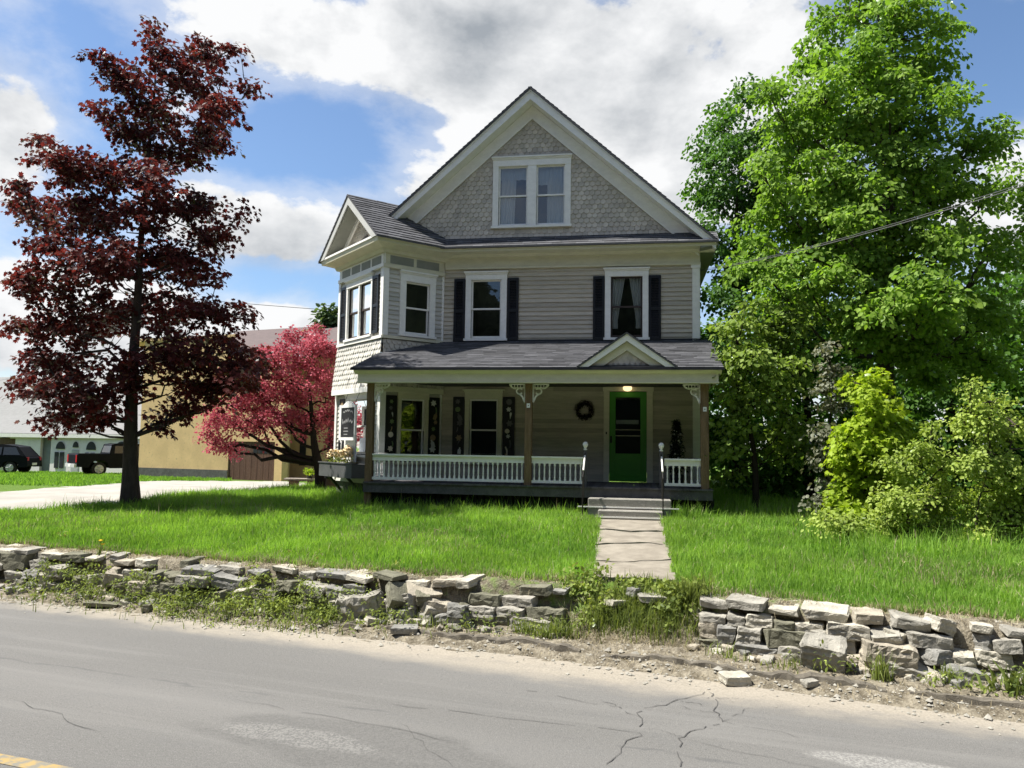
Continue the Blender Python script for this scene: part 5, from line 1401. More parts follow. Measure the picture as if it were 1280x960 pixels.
def build_rubble():
    rn = np.random.default_rng(57); mb = MB(); V, F, SH, MI = [], [], [], []
    for k in range(330):
        s = rn.uniform(-11, 4) if k % 3 else rn.choice([rn.uniform(-5.8, -4.2), rn.uniform(.8, 2.4), rn.uniform(-9, -6.5)])
        if -2.3 < s < -.9: continue
        w = np.interp(s, WALL_S, WALL_Q); q = w + rn.uniform(-.28, .10); p = SQ(s, q); d = rn.uniform(.04, .13); me = stone_mesh(rn, d * rn.uniform(1, 1.7), d, d * rn.uniform(.5, .9))
        R_ = Matrix.Rotation(rn.uniform(0, 6.3), 3, 'Z') @ Matrix.Rotation(rn.normal(0, .4), 3, 'X'); off = len(V); sh = rn.random(); mi = int(rn.integers(0, 5))
        for v in me.vertices: c = R_ @ v.co; V.append((c[0] + p[0], c[1] + p[1], c[2] + p[2] + d * .12))
        for f in me.polygons: F.append(tuple(off + i for i in f.vertices)); SH.append(sh); MI.append(mi)
        bpy.data.meshes.remove(me)
    tag(fast('rubble', np.array(V), np.array(F), np.array(SH), STONE, midx=np.array(MI)), 'small broken rubble scattered through the tumbledown wall', 'rubble', kind='stuff')


build_rubble()

# crumbling asphalt kerb ledge
def build_kerb():
    rn = np.random.default_rng(61)
    mats = paint('crumbled kerb', (.14, .125, .10), .95, .6, (.27, .245, .195), 14, (1, 1, 1), 0, .05, .1)
    for s0, s1, lab in ((-7.6, -4.6, 'long crumbling kerb ledge under the weedy left wall'), (-4.45, -1.95, 'broken kerb ledge below the intact end of the left wall'), (-1.75, .95, 'worn kerb ledge crossing below the front path'), (1.1, 3.6, 'crumbling kerb ledge below the right hand wall')):
        mb = MB(); ss = np.arange(s0, s1, .07); sec = []
        for s in ss:
            e = np.interp(s, EDGE_S, EDGE_Q) + .17 + .04 * wob(s * 2.5) + rn.normal(0, .010); h = .04 + .02 * wob(s * 3.1) + .008 * wob(s * 14) + rn.normal(0, .004); wd = .12 + .05 * wob(s * 1.3 + 4) + rn.normal(0, .006)
            if s - s0 < .1 or s1 - s < .15: h *= .4
            z = float(height(*(SD * s + QD * e)[:2])); z2 = float(height(*(SD * s + QD * (e + wd))[:2]))
            sec.append([np.append((SD * s + QD * (e - .02))[:2], z - .06), np.append((SD * s + QD * e)[:2], z + h), np.append((SD * s + QD * (e + wd * .6))[:2], max(z, z2) + h * .9), np.append((SD * s + QD * (e + wd))[:2], z2 - .03)])
        c = sec[len(sec) // 2][0]
        vs = [p - c for r in sec for p in r]; fs = [(k * 4 + j, (k + 1) * 4 + j, (k + 1) * 4 + j + 1, k * 4 + j + 1) for k in range(len(sec) - 1) for j in range(3)]
        mb.mesh(vs, fs); mb.mesh([p - c for p in sec[0]], [(0, 1, 2, 3)]); mb.mesh([p - c for p in sec[-1]], [(3, 2, 1, 0)])
        o = mb.build('kerb', mats); o.location = [float(t) for t in c]; tag(o, lab, 'kerb', 'crumbling kerb ledges')
    # gravel and grit over the verge
    n = 2600; s = rn.uniform(-11, 4, n); e = np.interp(s, EDGE_S, EDGE_Q); q = e + .05 + rn.normal(.1, .22, n)
    VV, FF = [], []
    oct_ = np.array([(1, 0, 0), (0, 1, 0), (-1, 0, 0), (0, -1, 0), (0, 0, .7), (0, 0, -.7)], float); of = np.array([(0, 1, 4, 4), (1, 2, 4, 4), (2, 3, 4, 4), (3, 0, 4, 4)])
    sz = np.abs(rn.normal(0, .011, n)) + .004; sz[rn.random(n) < .02] *= 2.4
    P = np.stack([s * SD[0] + q * QD[0], s * SD[1] + q * QD[1], np.zeros(n)], 1); P[:, 2] = np.maximum(height(P[:, 0], P[:, 1]), -.838) + sz * .2
    J = rn.uniform(.6, 1.3, (n, 6, 3)); V = P[:, None] + oct_[None] * J * sz[:, None, None]
    F3 = np.array([(0, 1, 4), (1, 2, 4), (2, 3, 4), (3, 0, 4)]); F = (F3[None] + (np.arange(n) * 6)[:, None, None]).reshape(-1, 3)
    tag(fast('gravel', V.reshape(-1, 3), F, np.repeat(rn.random(n), 4), STONE[0]), 'grit and small gravel scattered along the dirt verge', 'gravel', kind='stuff')


build_kerb()

# ------------------------------------------------------------------ dandelions
YEL = paint('dandelion yellow', (.75, .52, .02), .7, .1)
STEM = paint('green stem', (.10, .2, .04), .6, .2)
for k, (px, py, lab, n) in enumerate([(124, 694, 'yellow dandelion standing above the wall on the left lawn', 2), (28, 722, 'leftmost yellow flower clump at the far left wall', 2), (43, 722, 'second yellow flower from the left by the wall', 1), (490, 775, 'yellow dandelion rooted in the collapsed wall gap', 1)]):
    p = ground_at(px, py); d = empty('dandelion', p, 0, lab, 'flower', 'yellow dandelions'); rn = np.random.default_rng(k)
    for j in range(n):
        hh = .20 - .05 * j; top = np.array([.03 * j, .02, hh])
        mb = MB(); mb.tube([(0, 0, 0), top * .5 + np.array([.01, 0, 0]), top], .004, 5); mb.build('stem', STEM, d)
        mb = MB(); mb.lathe(top, [(.004, -.006), (.018, .0), (.026, .008), (.016, .016), (.005, .018)], 10)
        for a in np.linspace(0, 6.28, 14): mb.prism([top + np.array([.012 * math.cos(a - .2), .012 * math.sin(a - .2), .008]), top + np.array([.034 * math.cos(a), .034 * math.sin(a), .012]), top + np.array([.012 * math.cos(a + .2), .012 * math.sin(a + .2), .008])], (0, 0, .003))
        mb.build('flower', YEL, d)
    P = np.zeros((9, 3)) + rn.normal(0, .015, (9, 3)) * [1, 1, 0]; V, F = blades(rn, P, rn.uniform(.08, .16, 9), np.full(9, .02), .8); fast('leaf_rosette', V, F, np.full(len(F), .3), WEED, d)

# ------------------------------------------------------------------ things on and by the porch
def onporch(u, v, z): return H2W(u, v, z)
# wreath on the clapboards
rn = np.random.default_rng(71)
c = H2W(1.30, -.06, 2.25); wr = empty('wreath', c, -HYAW, 'dark twig wreath hanging on the wall left of the green door', 'wreath')
TWIG = paint('dark twigs', (.022, .014, .012), .9, .4)
mb = MB()
for k in range(150):
    a0 = rn.uniform(0, 6.28); da = rn.uniform(.4, .9); r0 = .165 + rn.normal(0, .028); pts = []
    for t in np.linspace(0, 1, 5): a = a0 + da * t; r = r0 + (t - .2) * rn.normal(.02, .03); pts.append((r * math.cos(a), rn.normal(0, .018) - .02, r * math.sin(a)))
    mb.tube(pts, .0035, 4, False)
mb.build('twig_ring', TWIG, wr)
A = np.array([[.165 * math.cos(a) + rn.normal(0, .02), -.03 + rn.normal(0, .015), .165 * math.sin(a) + rn.normal(0, .02)] for a in np.linspace(0, 6.28, 60)])
V, F, S = leaves(rn, A, np.full(60, .045), 8, .05, .8, 'nar', 0); fast('wreath_leaves', V, F, S, leafmat('wreath leaf', (.012, .008, .008), (.03, .018, .014), .2, .1), wr)
# small artificial tree with pale ornaments at the porch end
c = H2W(3.38, -.55, .60); ct = empty('porch_tree', c, -HYAW, 'slim dark artificial tree with pale baubles at the right end of the porch', 'decoration')
mb = MB(); mb.lathe((0, 0, 0), [(.10, 0), (.13, .02), (.15, .20), (.13, .22)], 12); mb.build('pot', DARKM, ct)
mb = MB(); mb.tube([(0, 0, .2), (0, 0, 1.35)], [.015, .006], 6); mb.build('stem', BARKD, ct)
cs = []
for k in range(150):
    t = rn.random(); z = .3 + 1.1 * t; r = (.20 * (1 - t) + .02) * rn.uniform(.5, 1); a = rn.uniform(0, 6.28); cs.append((r * math.cos(a), r * math.sin(a), z))
V, F, S = leaves(rn, np.array(cs), np.full(len(cs), .06), 14, .06, .8, 'nar', .2); fast('needles', V, F, S, leafmat('dark needles', (.006, .012, .007), (.018, .03, .016), .2, .1), ct)
ORN = paint('pale bauble', (.62, .60, .57), .35, .1)
for k in range(15):
    t = rn.random() ** 1.3; z = .3 + 1.0 * t; r = .19 * (1 - t) + .05; a = rn.uniform(3.4, 6.0); mb = MB(); rr = rn.uniform(.012, .024)
    mb.lathe((r * math.cos(a), r * math.sin(a), z), [(rr * .2, -rr), (rr * .8, -rr * .6), (rr, 0), (rr * .8, rr * .6), (rr * .2, rr)], 8); mb.build('bauble', ORN, ct, True)

# planter box fixed to the bay, with blooms
PLG = paint('grey planter paint', (.075, .078, .078), .7, .35)
c = np.array(H2W(*BAYL(1.28, .0, 0)))
bay_rz = -HYAW + math.radians(135)   # local x along the bay face, local y into the wall
def bw(x, z, o):
    p = BAYL(x, z, o); return H2W(p[0], p[1], p[2])
pl0 = bw(1.2, .62, .30)
P_ = lambda x, z, o: bw(x, z, o) - pl0
pb = empty('planter_box', pl0, 0, 'long charcoal planter box fixed on struts under the bay window', 'planter')
mb = MB(); B_ = lambda x, o, z: P_(x, z, o)
mb.box((.25, .52, .60), (2.15, .56, .92), B_); mb.box((.25, .10, .60), (.29, .52, .92), B_); mb.box((2.11, .10, .60), (2.15, .52, .92), B_); mb.box((.25, .08, .60), (2.15, .12, .92), B_); mb.box((.29, .12, .60), (2.11, .52, .63), B_)
mb.box((.22, .50, .92), (2.18, .58, .945), B_); mb.build('box', PLG, pb)
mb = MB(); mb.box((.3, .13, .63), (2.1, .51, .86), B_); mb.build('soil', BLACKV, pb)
for x in (.65, 1.72):
    mb = MB(); mb.prism([P_(x, .60, .50), P_(x, .60, .42), P_(x, .20, .055), P_(x, .12, .055)], (bw(x + .06, 0, 0) - bw(x, 0, 0))); mb.build('strut', PLG, pb)
CREAM = paint('cream bloom', (.80, .66, .42), .7, .15, (.85, .55, .3), 9)
rn = np.random.default_rng(77)
def bloom(x, z, o, r, lab, k):
    c0 = bw(x, z, o); b_ = empty('bloom_bush', c0, 0, lab, 'flowers', 'cream blooms in the planter')
    n = 16; mb = MB()
    for i in range(n):
        a = rn.normal(0, 1, 3); a /= np.linalg.norm(a); a[2] = abs(a[2]) * .8; cc = a * r * rn.uniform(.45, .9) * np.array([1.25, .9, .9]); rr = r * rn.uniform(.26, .4)
        for j in range(16):
            d = rn.normal(0, 1, 3); d /= np.linalg.norm(d); e1 = np.cross(d, [0.3, .5, .8]); e1 /= np.linalg.norm(e1); e2 = np.cross(d, e1); q = cc + d * rr; s = rr * .55
            mb.mesh([q - e1 * s, q + e2 * s + d * s * .3, q + e1 * s, q - e2 * s + d * s * .3], [(0, 1, 2, 3)])
    mb.build('bloom', CREAM, b_)
    A = rn.normal(0, r * .6, (26, 3)) * [1.2, .7, .35] - [0, 0, r * .5]; V, F, S = leaves(rn, A, np.full(26, r * .4), 8, .06, .7, 'nar', .1); fast('foliage', V, F, S, WEED, b_)
bloom(1.75, 1.10, .32, .20, 'left ball of cream blooms in the charcoal planter', 0); bloom(1.15, 1.12, .32, .22, 'right ball of cream blooms in the charcoal planter next to the sign', 1)

# chalkboard sign and pale board in front of the bay window
sg0 = bw(1.1, 1.95, .30)
sg = empty('hanging_sign', sg0, 0, 'black chalkboard shop sign in a white frame hung before the bay window', 'sign')
S_ = lambda x, o, z: bw(x, z, o) - sg0
FR = paint('sign white', (.74, .74, .72), .5, .1); BB = paint('blackboard', (.013, .013, .014), .6, .2); CH = paint('chalk grey', (.24, .24, .24), .8, .3)
x0, x1, z0, z1 = .72, 1.62, 1.52, 2.30; o0, o1 = .26, .30
mb = MB(); mb.box((x0, o0, z0), (x1, o1 - .012, z1), S_); mb.build('board', BB, sg)
mb = MB(); t_ = .055
mb.box((x0 - .01, o0 - .005, z0 - .05), (x0 + t_, o1, z1), S_); mb.box((x1 - .1, o0 - .005, z0 - .05), (x1 + .02, o1, z1 + .02), S_); mb.box((x0 + t_, o0 - .004, z0 - .05), (x1 - .1, o1 - .002, z0 + .02), S_); mb.box((x0 + t_, o0 - .004, z1 - .05), (x1 - .1, o1 - .002, z1 + .01), S_)
arch = [(x0 + .1 + .62 * k / 12, z1 + .012 + .10 * math.sin(math.pi * k / 12)) for k in range(13)]
mb.prism([S_(x, o0, z) for x, z in arch + [(x1 - .18, z1 + .0105), (x0 + .1, z1 + .0105)]], S_(0, .03, 0) - S_(0, 0, 0)); mb.build('frame', FR, sg)
mb = MB()
def stroke(pts, w=.012):
    for a, b in zip(pts[:-1], pts[1:]):
        a = np.array(a); b = np.array(b); d = b - a; L = np.linalg.norm(d) + 1e-9; n = np.array([-d[1], d[0]]) / L * w
        mb.prism([S_(p[0], o1 - .0115, p[1]) for p in (a + n, b + n, b - n, a - n)], S_(0, .004, 0) - S_(0, 0, 0))
X = lambda f: x1 - .14 - f * (x1 - x0 - .24)      # reads left to right in the picture
stroke([(X(.08 + .84 * t), 2.13 + .05 * math.sin(t * 3.14) + .02 * math.sin(t * 30)) for t in np.linspace(0, 1, 26)], .013)
stroke([(X(.04), 1.98), (X(.06), 1.86), (X(.12), 1.89), (X(.2), 1.93), (X(.27), 1.88), (X(.36), 1.97), (X(.44), 1.90), (X(.55), 2.0), (X(.62), 1.90), (X(.75), 1.95), (X(.84), 1.88), (X(.95), 1.93)], .017)
for k, (a, b) in enumerate(((.18, .52), (.14, .56), (.18, .5))): stroke([(X(a), 1.76 - k * .075), (X(b), 1.76 - k * .075)], .012)
mb.build('lettering', CH, sg)
mb = MB()
for x in (x0 + .1, x1 - .15): mb.tube([S_(x, .28, z1), S_(x, .16, 2.60)], .006, 5)
mb.build('hanger', IRON, sg)
nb0 = bw(1.3, 1.3, .2); nb = empty('notice_board', nb0, 0, 'pale blue white board standing behind the planter below the sign', 'board')
N_ = lambda x, o, z: bw(x, z, o) - nb0
mb = MB(); mb.prism([N_(x, .12, z) for x, z in ((.98, .95), (1.56, .95), (1.56, 1.50), (1.52, 1.54), (1.02, 1.54), (.98, 1.50))], N_(0, .03, 0) - N_(0, 0, 0)); mb.build('panel', paint('pale blue board', (.55, .62, .72), .4, .08), nb)
mb = MB(); mb.box((.97, .151, .95), (1.57, .16, 1.06), N_); mb.build('lower_band', FR, nb)

# bench with pot plants beside the crabapple
bp = ground_at(372, 613); Yb = bp[1]
bn = empty('bench', bp, 0, 'rough plank bench on two log blocks left of the crabapple trunk', 'bench')
kx = Yb / FPX
mb = MB(); mb.box((-.40, -.17, .32), (.62, .17, .37)); mb.build('seat', paint('grey plank', (.34, .30, .26), .85, .4), bn)
LOG = paint('brown log', (.12, .075, .05), .9, .5, (.2, .15, .11), 6, (3, 3, .5))
for x in (-.12, .45): mb = MB(); mb.box((x - .13, -.15, -.1), (x + .13, .15, .32)); mb.build('leg', LOG, bn, bevel=.03)
pp = np.array([bp[0] + .36, bp[1], bp[2] + .37]); po = empty('potted_plant', pp, 0, 'dark pot of yellow green flowers on the plank bench', 'potted plant')
mb = MB(); mb.lathe((0, 0, 0), [(.07, 0), (.10, .1), (.11, .11), (.09, .11)], 12); mb.build('pot', DARKM, po)
A = rn.normal(0, .08, (30, 3)) * [1, 1, .6] + [0, 0, .2]; V, F, S = leaves(rn, A, np.full(30, .06), 12, .05, .7, 'dia', .1); fast('foliage', V, F, S, LIME, po)
qp = ground_at(414, 617); q2 = empty('barrel_planter', (qp[0], qp[1], qp[2]), 0, 'brown wooden tub of pale flowers between the crabapple and the bay', 'planter')
mb = MB(); mb.lathe((0, 0, -.05), [(.13, 0), (.17, .22), (.16, .47), (.15, .48)], 14); mb.build('tub', LOG, q2)
mb = MB(); mb.lathe((0, 0, .42), [(.20, 0), (.21, .05), (.2, .06)], 14); mb.build('rim', IRON, q2)
A = rn.normal(0, .08, (24, 3)) * [1, 1, .8] + [0, 0, .62]; V, F, S = leaves(rn, A, np.full(24, .07), 12, .06, .7, 'dia', .1); fast('blossom', V, F, S, leafmat('pale flower', (.4, .42, .25), (.7, .68, .5), .3, .05), q2)

# ------------------------------------------------------------------ buildings, vehicles at the back left
def quad_face(p0, p1):
    d = (p1 - p0); L = np.linalg.norm(d[:2]); ex = np.array([d[0] / L, d[1] / L, 0]); n = np.array([ex[1], -ex[0], 0]); return Face(np.array([p0[0], p0[1], 0]), ex, n), L

# tan building
TAN = paint('tan stucco', (.60, .425, .22), .85, .22, (.36, .28, .16), 1.2)
YT = 41.0
pL = at(172, 600, YT); pR = at(284, 600, YT); gz = float(height(at(230, 600, YT)[0], YT))
tb = empty('tan_building', (pL[0], pL[1], 0), 0, 'tan stucco storage building with old brown carriage door behind the trees', 'building')
def tpt(px, Y, z=None):
    Y = Y - .02 * (px - 230)
    p = at(px, 600, Y); return np.array([p[0] - pL[0], p[1] - pL[1], 0 if z is None else z])
def zpx(px, py, Y): return at(px, py, Y)[2]
ztop = zpx(230, 424, YT); zr_ = zpx(330, 430, YT + 4)
A0 = tpt(172, YT); A1 = tpt(284, YT); A2 = tpt(342, YT); A3 = tpt(359, YT); A4 = tpt(359, YT + 2.5); A5 = tpt(440, YT + 2.5)
mb = MB(); dv = np.array([0, .3, 0])
def wallbox(mb, a, b, z0, z1, th=.3):
    mb.prism([a + UZ * z0, b + UZ * z0, b + UZ * z1, a + UZ * z1], (0, th, 0))
zd = zpx(312, 552, YT)
zb = zpx(312, 446, YT)
wallbox(mb, A0, A1, gz - .5, ztop); wallbox(mb, A1, A2, zd, zb); wallbox(mb, A2, A3, gz - .5, zb); wallbox(mb, A4, A5, gz - .5, zb)
mb.prism([A3 + UZ * (gz - .5), A4 + UZ * (gz - .5), A4 + UZ * zb, A3 + UZ * zb], (-.3, .0, 0)); mb.prism([A0 + UZ * (gz - .5), A0 + UZ * ztop, A0 + np.array([0, 12, ztop]), A0 + np.array([0, 12, gz - .5])], (.3, 0, 0))
mb.build('wall', TAN, tb)
mb = MB(); wallbox(mb, A0 + np.array([-.02, -.05, 0]), A1 + np.array([0, -.05, 0]), gz - .5, zpx(230, 586, YT), .05); mb.build('plinth', FOUND, tb)
mb = MB()
rp = [tpt(166, YT - .08, ztop), tpt(287, YT - .08, ztop), tpt(276, YT + 5, ztop + .3), tpt(160, YT + 5, ztop + .3)]; mb.prism(rp, (0, 0, .15)); mb.build('parapet_roof', TAN, tb)
mb = MB(); mb.prism([tpt(284, YT - .08, zb), tpt(440, YT - .08, zb), tpt(440, YT + 9, zpx(440, 420, YT + 9)), tpt(284, YT + 9, zpx(284, 420, YT + 9))], (0, 0, .15)); mb.build('roof', paint('brown shingle roof', (.11, .085, .08), .9, .3), tb)
BRN = paint('peeling brown door', (.10, .05, .035), .85, .5, (.33, .26, .2), 3, (5, 1, .35))
mb = MB(); Fd, Ld = quad_face(A1, A2)
for k in range(8): mb.box((Ld * k / 8 + .01, -.12, gz), (Ld * (k + 1) / 8 - .01, -.05, zd), Fd.B(), random.random())
dr = mb.build('carriage_door', BRN, tb)
mb = MB(); zz0, zz1 = zpx(312, 566, YT), zpx(312, 558, YT)
for k in range(4): mb.box((Ld * (.53 + .105 * k), -.05, zz0), (Ld * (.53 + .105 * k + .09), -.04, zz1), Fd.B())
mb.build('door_window', DARKM, dr)
for px in (377, 412):
    mb = MB(); a = tpt(px - 4, YT + 2.44); b_ = tpt(px + 4, YT + 2.44); wallbox(mb, a, b_, zpx(px, 580, YT + 2.4), zpx(px, 520, YT + 2.4), .05); mb.build('window', DARKM, tb)

# white building
YW = 52.0
wp = at(0, 600, YW); gw = float(height(at(80, 600, YW)[0], YW)); wb = empty('white_building', (wp[0], wp[1], 0), 0, 'low white building with arched windows and a grey roof at far left', 'building')
def wpt(px, Y, z=0):
    Y = Y - .022 * (px - 60); p = at(px, 600, Y); return np.array([p[0] - wp[0], p[1] - wp[1], z])
zev = zpx(80, 545, YW)
WW = paint('white stucco', (.74, .69, .70), .8, .12); GR = paint('pale grey roof', (.21, .21, .205), .9, .2, None, 2, (1, 6, 6))
mb = MB(); wallbox(mb, wpt(16, YW), wpt(48, YW), gw - 1, zev); wallbox(mb, wpt(61, YW), wpt(185, YW), gw - 1, zev); wallbox(mb, wpt(-120, YW), wpt(-1, YW), gw - 1, zev); wallbox(mb, wpt(-1, YW), wpt(16, YW), zpx(8, 548, YW), zev); wallbox(mb, wpt(48, YW + .5), wpt(61, YW + .5), gw - 1, zev)
mb.build('wall', WW, wb)
mb = MB(); wallbox(mb, wpt(48.5, YW + .4), wpt(60.5, YW + .4), gw - 1, zev, .08); mb.build('pillar_recess', paint('grey recess', (.22, .23, .24), .8, .2), wb)
mb = MB(); mb.box(tuple(wpt(-1, YW) + np.array([0, .1, gw - 1])), tuple(wpt(16, YW) + np.array([0, .2, zpx(8, 556, YW)]))); mb.build('garage_door', paint('beige garage door', (.52, .50, .40), .7, .15), wb)
mb = MB(); mb.box(tuple(wpt(-1, YW) + np.array([0, .05, zpx(8, 556, YW)])), tuple(wpt(16, YW) + np.array([0, .15, zpx(8, 547, YW)]))); mb.build('door_head', LOG, wb)
mb = MB(); zrt = zpx(20, 473, YW + 7)
mb.prism([wpt(-130, YW - .10, zev - .02), wpt(190, YW - .10, zev - .02), wpt(190, YW + 7, zrt), wpt(-130, YW + 7, zrt)], (0, 0, .18)); mb.build('roof', GR, wb)
mb = MB(); wallbox(mb, wpt(-130, YW - .15), wpt(190, YW - .15), zev - .12, zev + .12, .05); mb.build('fascia', WHITE, wb)
def arch_part(px0, px1, py_spring, py_top, Y):
    c = (px0 + px1) / 2; r = (px1 - px0) / 2
    k = Y / FPX; zs = zpx(c, py_spring, Y); h_ = (py_spring - py_top) * k
    return [wpt(c + r * math.cos(t), Y, zs + h_ * math.sin(t)) for t in np.linspace(0, math.pi, 14)]
for (a, b_, sp, tp, bars) in ((68, 79, 561, 552, ((67, 71.5, 585, 565), (73.5, 78.5, 585, 565))), (89, 96, 559, 552, ()), (106, 118, 562, 552, ((105, 109.5, 574, 565), (112, 117, 574, 565))), (142, 158, 563, 552, ())):
    mb = MB(); mb.prism([p + np.array([0, -.03, 0]) for p in arch_part(a, b_, sp, tp, YW)], (0, -.05, 0))
    w_ = mb.build('arched_window', DARKM, wb)
    for x0_, x1_, y0_, y1_ in bars:
        mb = MB(); pa_, pb_ = wpt(x0_, YW), wpt(x1_, YW); wallbox(mb, pa_ + np.array([0, -.08, 0]), pb_ + np.array([0, -.08, 0]), zpx(80, y0_, YW), zpx(80, y1_, YW), .05); mb.build('window_light', DARKM, w_)
mb = MB(); pa_, pb_ = wpt(88, YW), wpt(97, YW); wallbox(mb, pa_ + np.array([0, -.06, 0]), pb_ + np.array([0, -.06, 0]), gw, zpx(92, 562, YW), .04); mb.build('door', paint('grey door', (.38, .39, .4), .6), wb)

# vehicles
CARB = paint('black car paint', (.009, .010, .013), .6, .2, None, 3, (1, 1, 1), 0, .0005, .05); CARG = paint('car window', (.02, .024, .028), .08, .1, None, 3, (1, 1, 1), 0, 0, .6)
TYRE = paint('tyre rubber', (.015, .015, .015), .9); RIM = paint('alloy rim', (.5, .5, .5), .35); REDL = paint('red lamp', (.45, .015, .02), .3); CHROME = paint('chrome bumper', (.55, .55, .56), .25)
def wheel(parent, x, y, r=.38, w=.24):
    mb = MB(); mb.tube([(x, y - w / 2, r), (x, y + w / 2, r)], r, 22); wt = mb.build('wheel', TYRE, parent, False)
    mb = MB(); sgn = -1 if y < 0 else 1; yy = y + sgn * (w / 2 + .004)
    mb.tube([(x, yy - .004 * sgn, r), (x, yy + .012 * sgn, r)], r * .62, 18)
    for k in range(6): a = k * 1.047; mb.tube([(x, yy + .02 * sgn, r), (x + r * .58 * math.cos(a), yy + .015 * sgn, r + r * .58 * math.sin(a))], .035, 6)
    mb.build('rim', RIM, wt)
def body(name, prof, half, parent, m, inset=None):
    """side outline (x, z) swept across the car, narrowed at the given heights"""
    mb = MB(); n = len(prof)
    def hw(z): return half - (0 if inset is None else max(0, z - inset[0]) * inset[1])
    L = [(x, -hw(z), z) for x, z in prof]; R_ = [(x, hw(z), z) for x, z in prof]
    mb.mesh(L + R_, [tuple(range(n)), tuple(range(n, 2 * n))[::-1]] + [(k, (k + 1) % n, n + (k + 1) % n, n + k) for k in range(n)])
    return mb.build(name, m, parent, bevel=.03)
pt = at(124, 600, 46.5); zg = float(height(pt[0], pt[1]))
tk = empty('pickup_truck', (pt[0] + .1, pt[1], zg), math.radians(44), 'black crew cab pickup truck parked by the white building, seen from behind', 'pickup truck')
X0 = -1.6
bd = body('body', [(X0, .55), (X0, 1.22), (X0 + .06, 1.28), (X0 + 1.75, 1.28), (X0 + 1.75, 1.25), (3.3, 1.22), (4.1, 1.12), (4.15, .55), (3.75, .5), (3.65, .78), (3.4, .92), (3.05, .92), (2.8, .78), (2.7, .45), (X0 + 1.75, .45), (X0 + 1.62, .78), (X0 + 1.35, .92), (X0 + 1.0, .92), (X0 + .75, .78), (X0 + .62, .5)], .98, tk, CARB)
cb = body('cab', [(X0 + 1.76, 1.25), (X0 + 1.9, 1.82), (X0 + 2.2, 1.88), (X0 + 3.5, 1.86), (X0 + 4.35, 1.24)], .93, tk, CARB, (1.25, .28))
for sy in (-1, 1):
    for a, b_ in ((X0 + 2.0, X0 + 2.85), (X0 + 2.95, X0 + 3.75)):
        mb = MB(); h2 = (.93 - .06 * .28) * sy; mb.prism([(a, sy * (.935 - .02), 1.32), (b_, sy * (.935 - .02), 1.32), (min(b_, X0 + 3.55), sy * (.935 - .145), 1.76), (a + .06, sy * (.935 - .145), 1.76)], (0, sy * .012, 0)); mb.build('side_window', CARG, tk)
    mb = MB(); mb.box((X0 - .03, sy * .86 - .1, .80), (X0 + .06, sy * .86 + .11, 1.22)); mb.build('tail_light', REDL, tk)
    wheel(tk, X0 + 1.18, sy * .88, .40, .26); wheel(tk, 3.22, sy * .88, .40, .26)
mb = MB(); mb.prism([(X0 + 1.79, -.78, 1.36), (X0 + 1.79, .78, 1.36), (X0 + 1.89, .72, 1.76), (X0 + 1.89, -.72, 1.76)], (-.02, 0, 0)); mb.build('rear_window', CARG, tk)
mb = MB(); mb.box((X0 - .14, -.95, .50), (X0 + .02, .95, .70)); mb.build('bumper', CHROME, tk)
mb = MB(); mb.box((X0 - .155, -.26, .52), (X0 - .142, .26, .66)); mb.build('number_plate', LABELW, tk)
mb = MB(); mb.box((X0 - .02, -.84, .74), (X0 - .004, .84, 1.2)); mb.build('tailgate', CARB, tk)
pt = at(2, 600, 47); zg = float(height(pt[0], pt[1]))
sv = empty('parked_car', (pt[0] - .6, pt[1], zg), math.radians(8), 'dark sport utility car cut off by the left picture edge', 'car')
body('body', [(-2.3, .42), (-2.35, .95), (-2.2, 1.08), (2.2, 1.02), (2.32, .9), (2.35, .42), (1.9, .4), (1.8, .7), (1.55, .78), (1.25, .78), (1.0, .7), (.9, .38), (-.95, .38), (-1.05, .7), (-1.3, .78), (-1.6, .78), (-1.85, .7), (-1.95, .4)], .94, sv, CARB)
body('cabin', [(-2.15, 1.05), (-1.4, 1.68), (.9, 1.72), (1.7, 1.6), (2.22, 1.0)], .9, sv, CARB, (1.05, .25))
for sy in (-1, 1):
    for a, b_, t0, t1 in ((-1.75, -.35, -1.3, -.35), (-.25, .85, -.25, .85), (.95, 1.9, .95, 1.6)): mb = MB(); mb.prism([(a, sy * .885, 1.12), (b_, sy * .885, 1.12), (t1, sy * .775, 1.58), (t0, sy * .775, 1.58)], (0, sy * .012, 0)); mb.build('side_window', CARG, sv)
    wheel(sv, -1.45, sy * .85, .36, .24); wheel(sv, 1.4, sy * .85, .36, .24)
    mb = MB(); mb.box((2.24, sy * .8 - .1, .78), (2.345, sy * .8 + .1, .98)); mb.build('tail_light', REDL, sv)
mb = MB(); mb.box((2.33, -.3, .5), (2.36, .3, .64)); mb.build('number_plate', LABELW, sv)

# ------------------------------------------------------------------ overhead wires
def cable(a, b, sag, r, m, name, label, n=24, twin=0):
    a = np.asarray(a); b = np.asarray(b); t = np.linspace(0, 1, n); P = a + (b - a) * t[:, None]; P[:, 2] -= sag * 4 * t * (1 - t)
    mb = MB(); mb.tube(P - a, r, 6)
    if twin: mb.tube(P - a + np.array([0, 0, twin]), r * .7, 6)
    o = mb.build(name, m); o.location = [float(t_) for t_ in a]; tag(o, label, 'cable'); return o
WIRE = paint('grey cable', (.12, .115, .12), .5, .2)
ha = H2W(3.98, .35, 5.6)
cable(ha, at(1420, 186, 7.6), 0.15, .0065, WIRE, 'service_cable', 'thick grey service cable running from the house corner past the tall maple', twin=.03)
cable(at(-200, 330, 60), at(560, 398, 60), .3, .02, DARKM, 'power_line', 'thin dark wire crossing the sky above the crabapple')

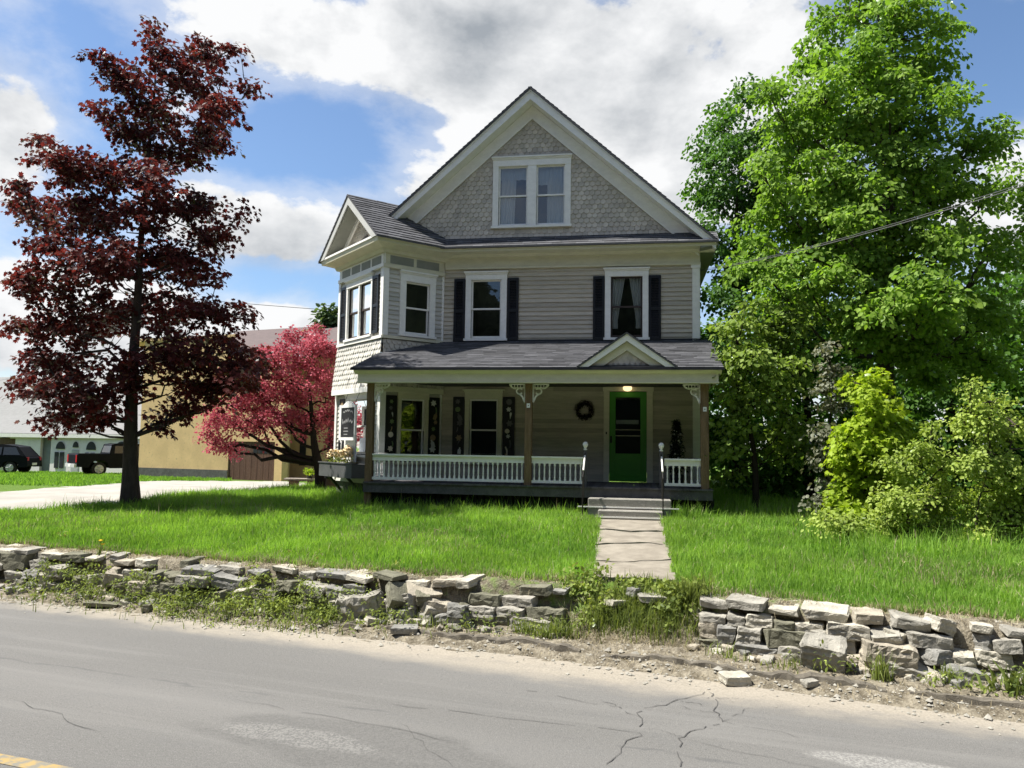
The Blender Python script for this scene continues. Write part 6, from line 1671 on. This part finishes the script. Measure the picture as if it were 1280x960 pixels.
# ------------------------------------------------------------------ unseen ridge added across the road as trees for the window reflections; woods behind
def build_ridge():
    rn = np.random.default_rng(99)
    s = np.linspace(-140, 140, 70); q = np.array([-11, -12, -13, -15, -18, -30, -80]); hq = np.array([0, 7, 12, 16, 18, 19, 19])
    S, Q = np.meshgrid(s, q, indexing='ij'); Hh = hq[None] * (1 + .22 * np.sin(S * .21) + .15 * np.sin(S * .53 + 1)) + rn.normal(0, 1.0, S.shape) * (hq[None] > 0)
    X = S * SD[0] + Q * QD[0]; Y = S * SD[1] + Q * QD[1]; V = np.stack([X, Y, Hh - 1.0], -1).reshape(-1, 3); n, k = S.shape; i = np.arange(n * k).reshape(n, k)
    F = np.stack([i[:-1, :-1], i[1:, :-1], i[1:, 1:], i[:-1, 1:]], -1).reshape(-1, 4)
    t = NT('reflected ridge'); n1 = t.noise(.5, 6, .65); t.bump(n1, .8, 1.0)
    tag(fast('reflected_ridge', V, F, np.full(len(F), .5), t.fin(t.mix(t.rng(n1, .3, .7), (.012, .018, .013, 1), (.028, .038, .022, 1)), .95, .05), smooth=True), kind='structure')
    # wood behind the right hand trees
    n = 1500; x = rn.uniform(3.5, 48, n); y = 27 + rn.random(n) * 8 + x * .0; z = rn.random(n) ** .8 * (7.5 + 2 * np.sin(x * .7)) + .2
    C = np.stack([x, y, z], 1)
    V, F, S_ = leaves(rn, C, rn.uniform(.7, 1.3, n), 44, .24, .5, 'dia', .2)
    tag(fast('far_woods', V, F, S_, MAPLED), 'dense far wood seen through gaps between the trees on the right', 'woods', kind='stuff')


build_ridge()


def build_wing():  # unseen second ridge, added at the right to darken the bay window reflections
    rn = np.random.default_rng(101)
    yy = np.linspace(-14, 27, 24); xx = np.array([20, 21, 22.5, 25, 30, 45]); hx = np.array([0, 7, 11, 14, 15, 15])
    Yg, Xg = np.meshgrid(yy, xx, indexing='ij'); Hh = hx[None] * (1 + .18 * np.sin(Yg * .5)) + rn.normal(0, .8, Xg.shape) * (hx[None] > 0)
    V = np.stack([Xg + np.maximum(0, Yg - 8) * .35, Yg, Hh - 1.0], -1).reshape(-1, 3); n, k = Xg.shape; i = np.arange(n * k).reshape(n, k)
    F = np.stack([i[:-1, :-1], i[1:, :-1], i[1:, 1:], i[:-1, 1:]], -1).reshape(-1, 4)
    tag(fast('reflected_ridge', V, F, np.full(len(F), .5), bpy.data.materials['reflected ridge'], smooth=True), kind='structure')


build_wing()
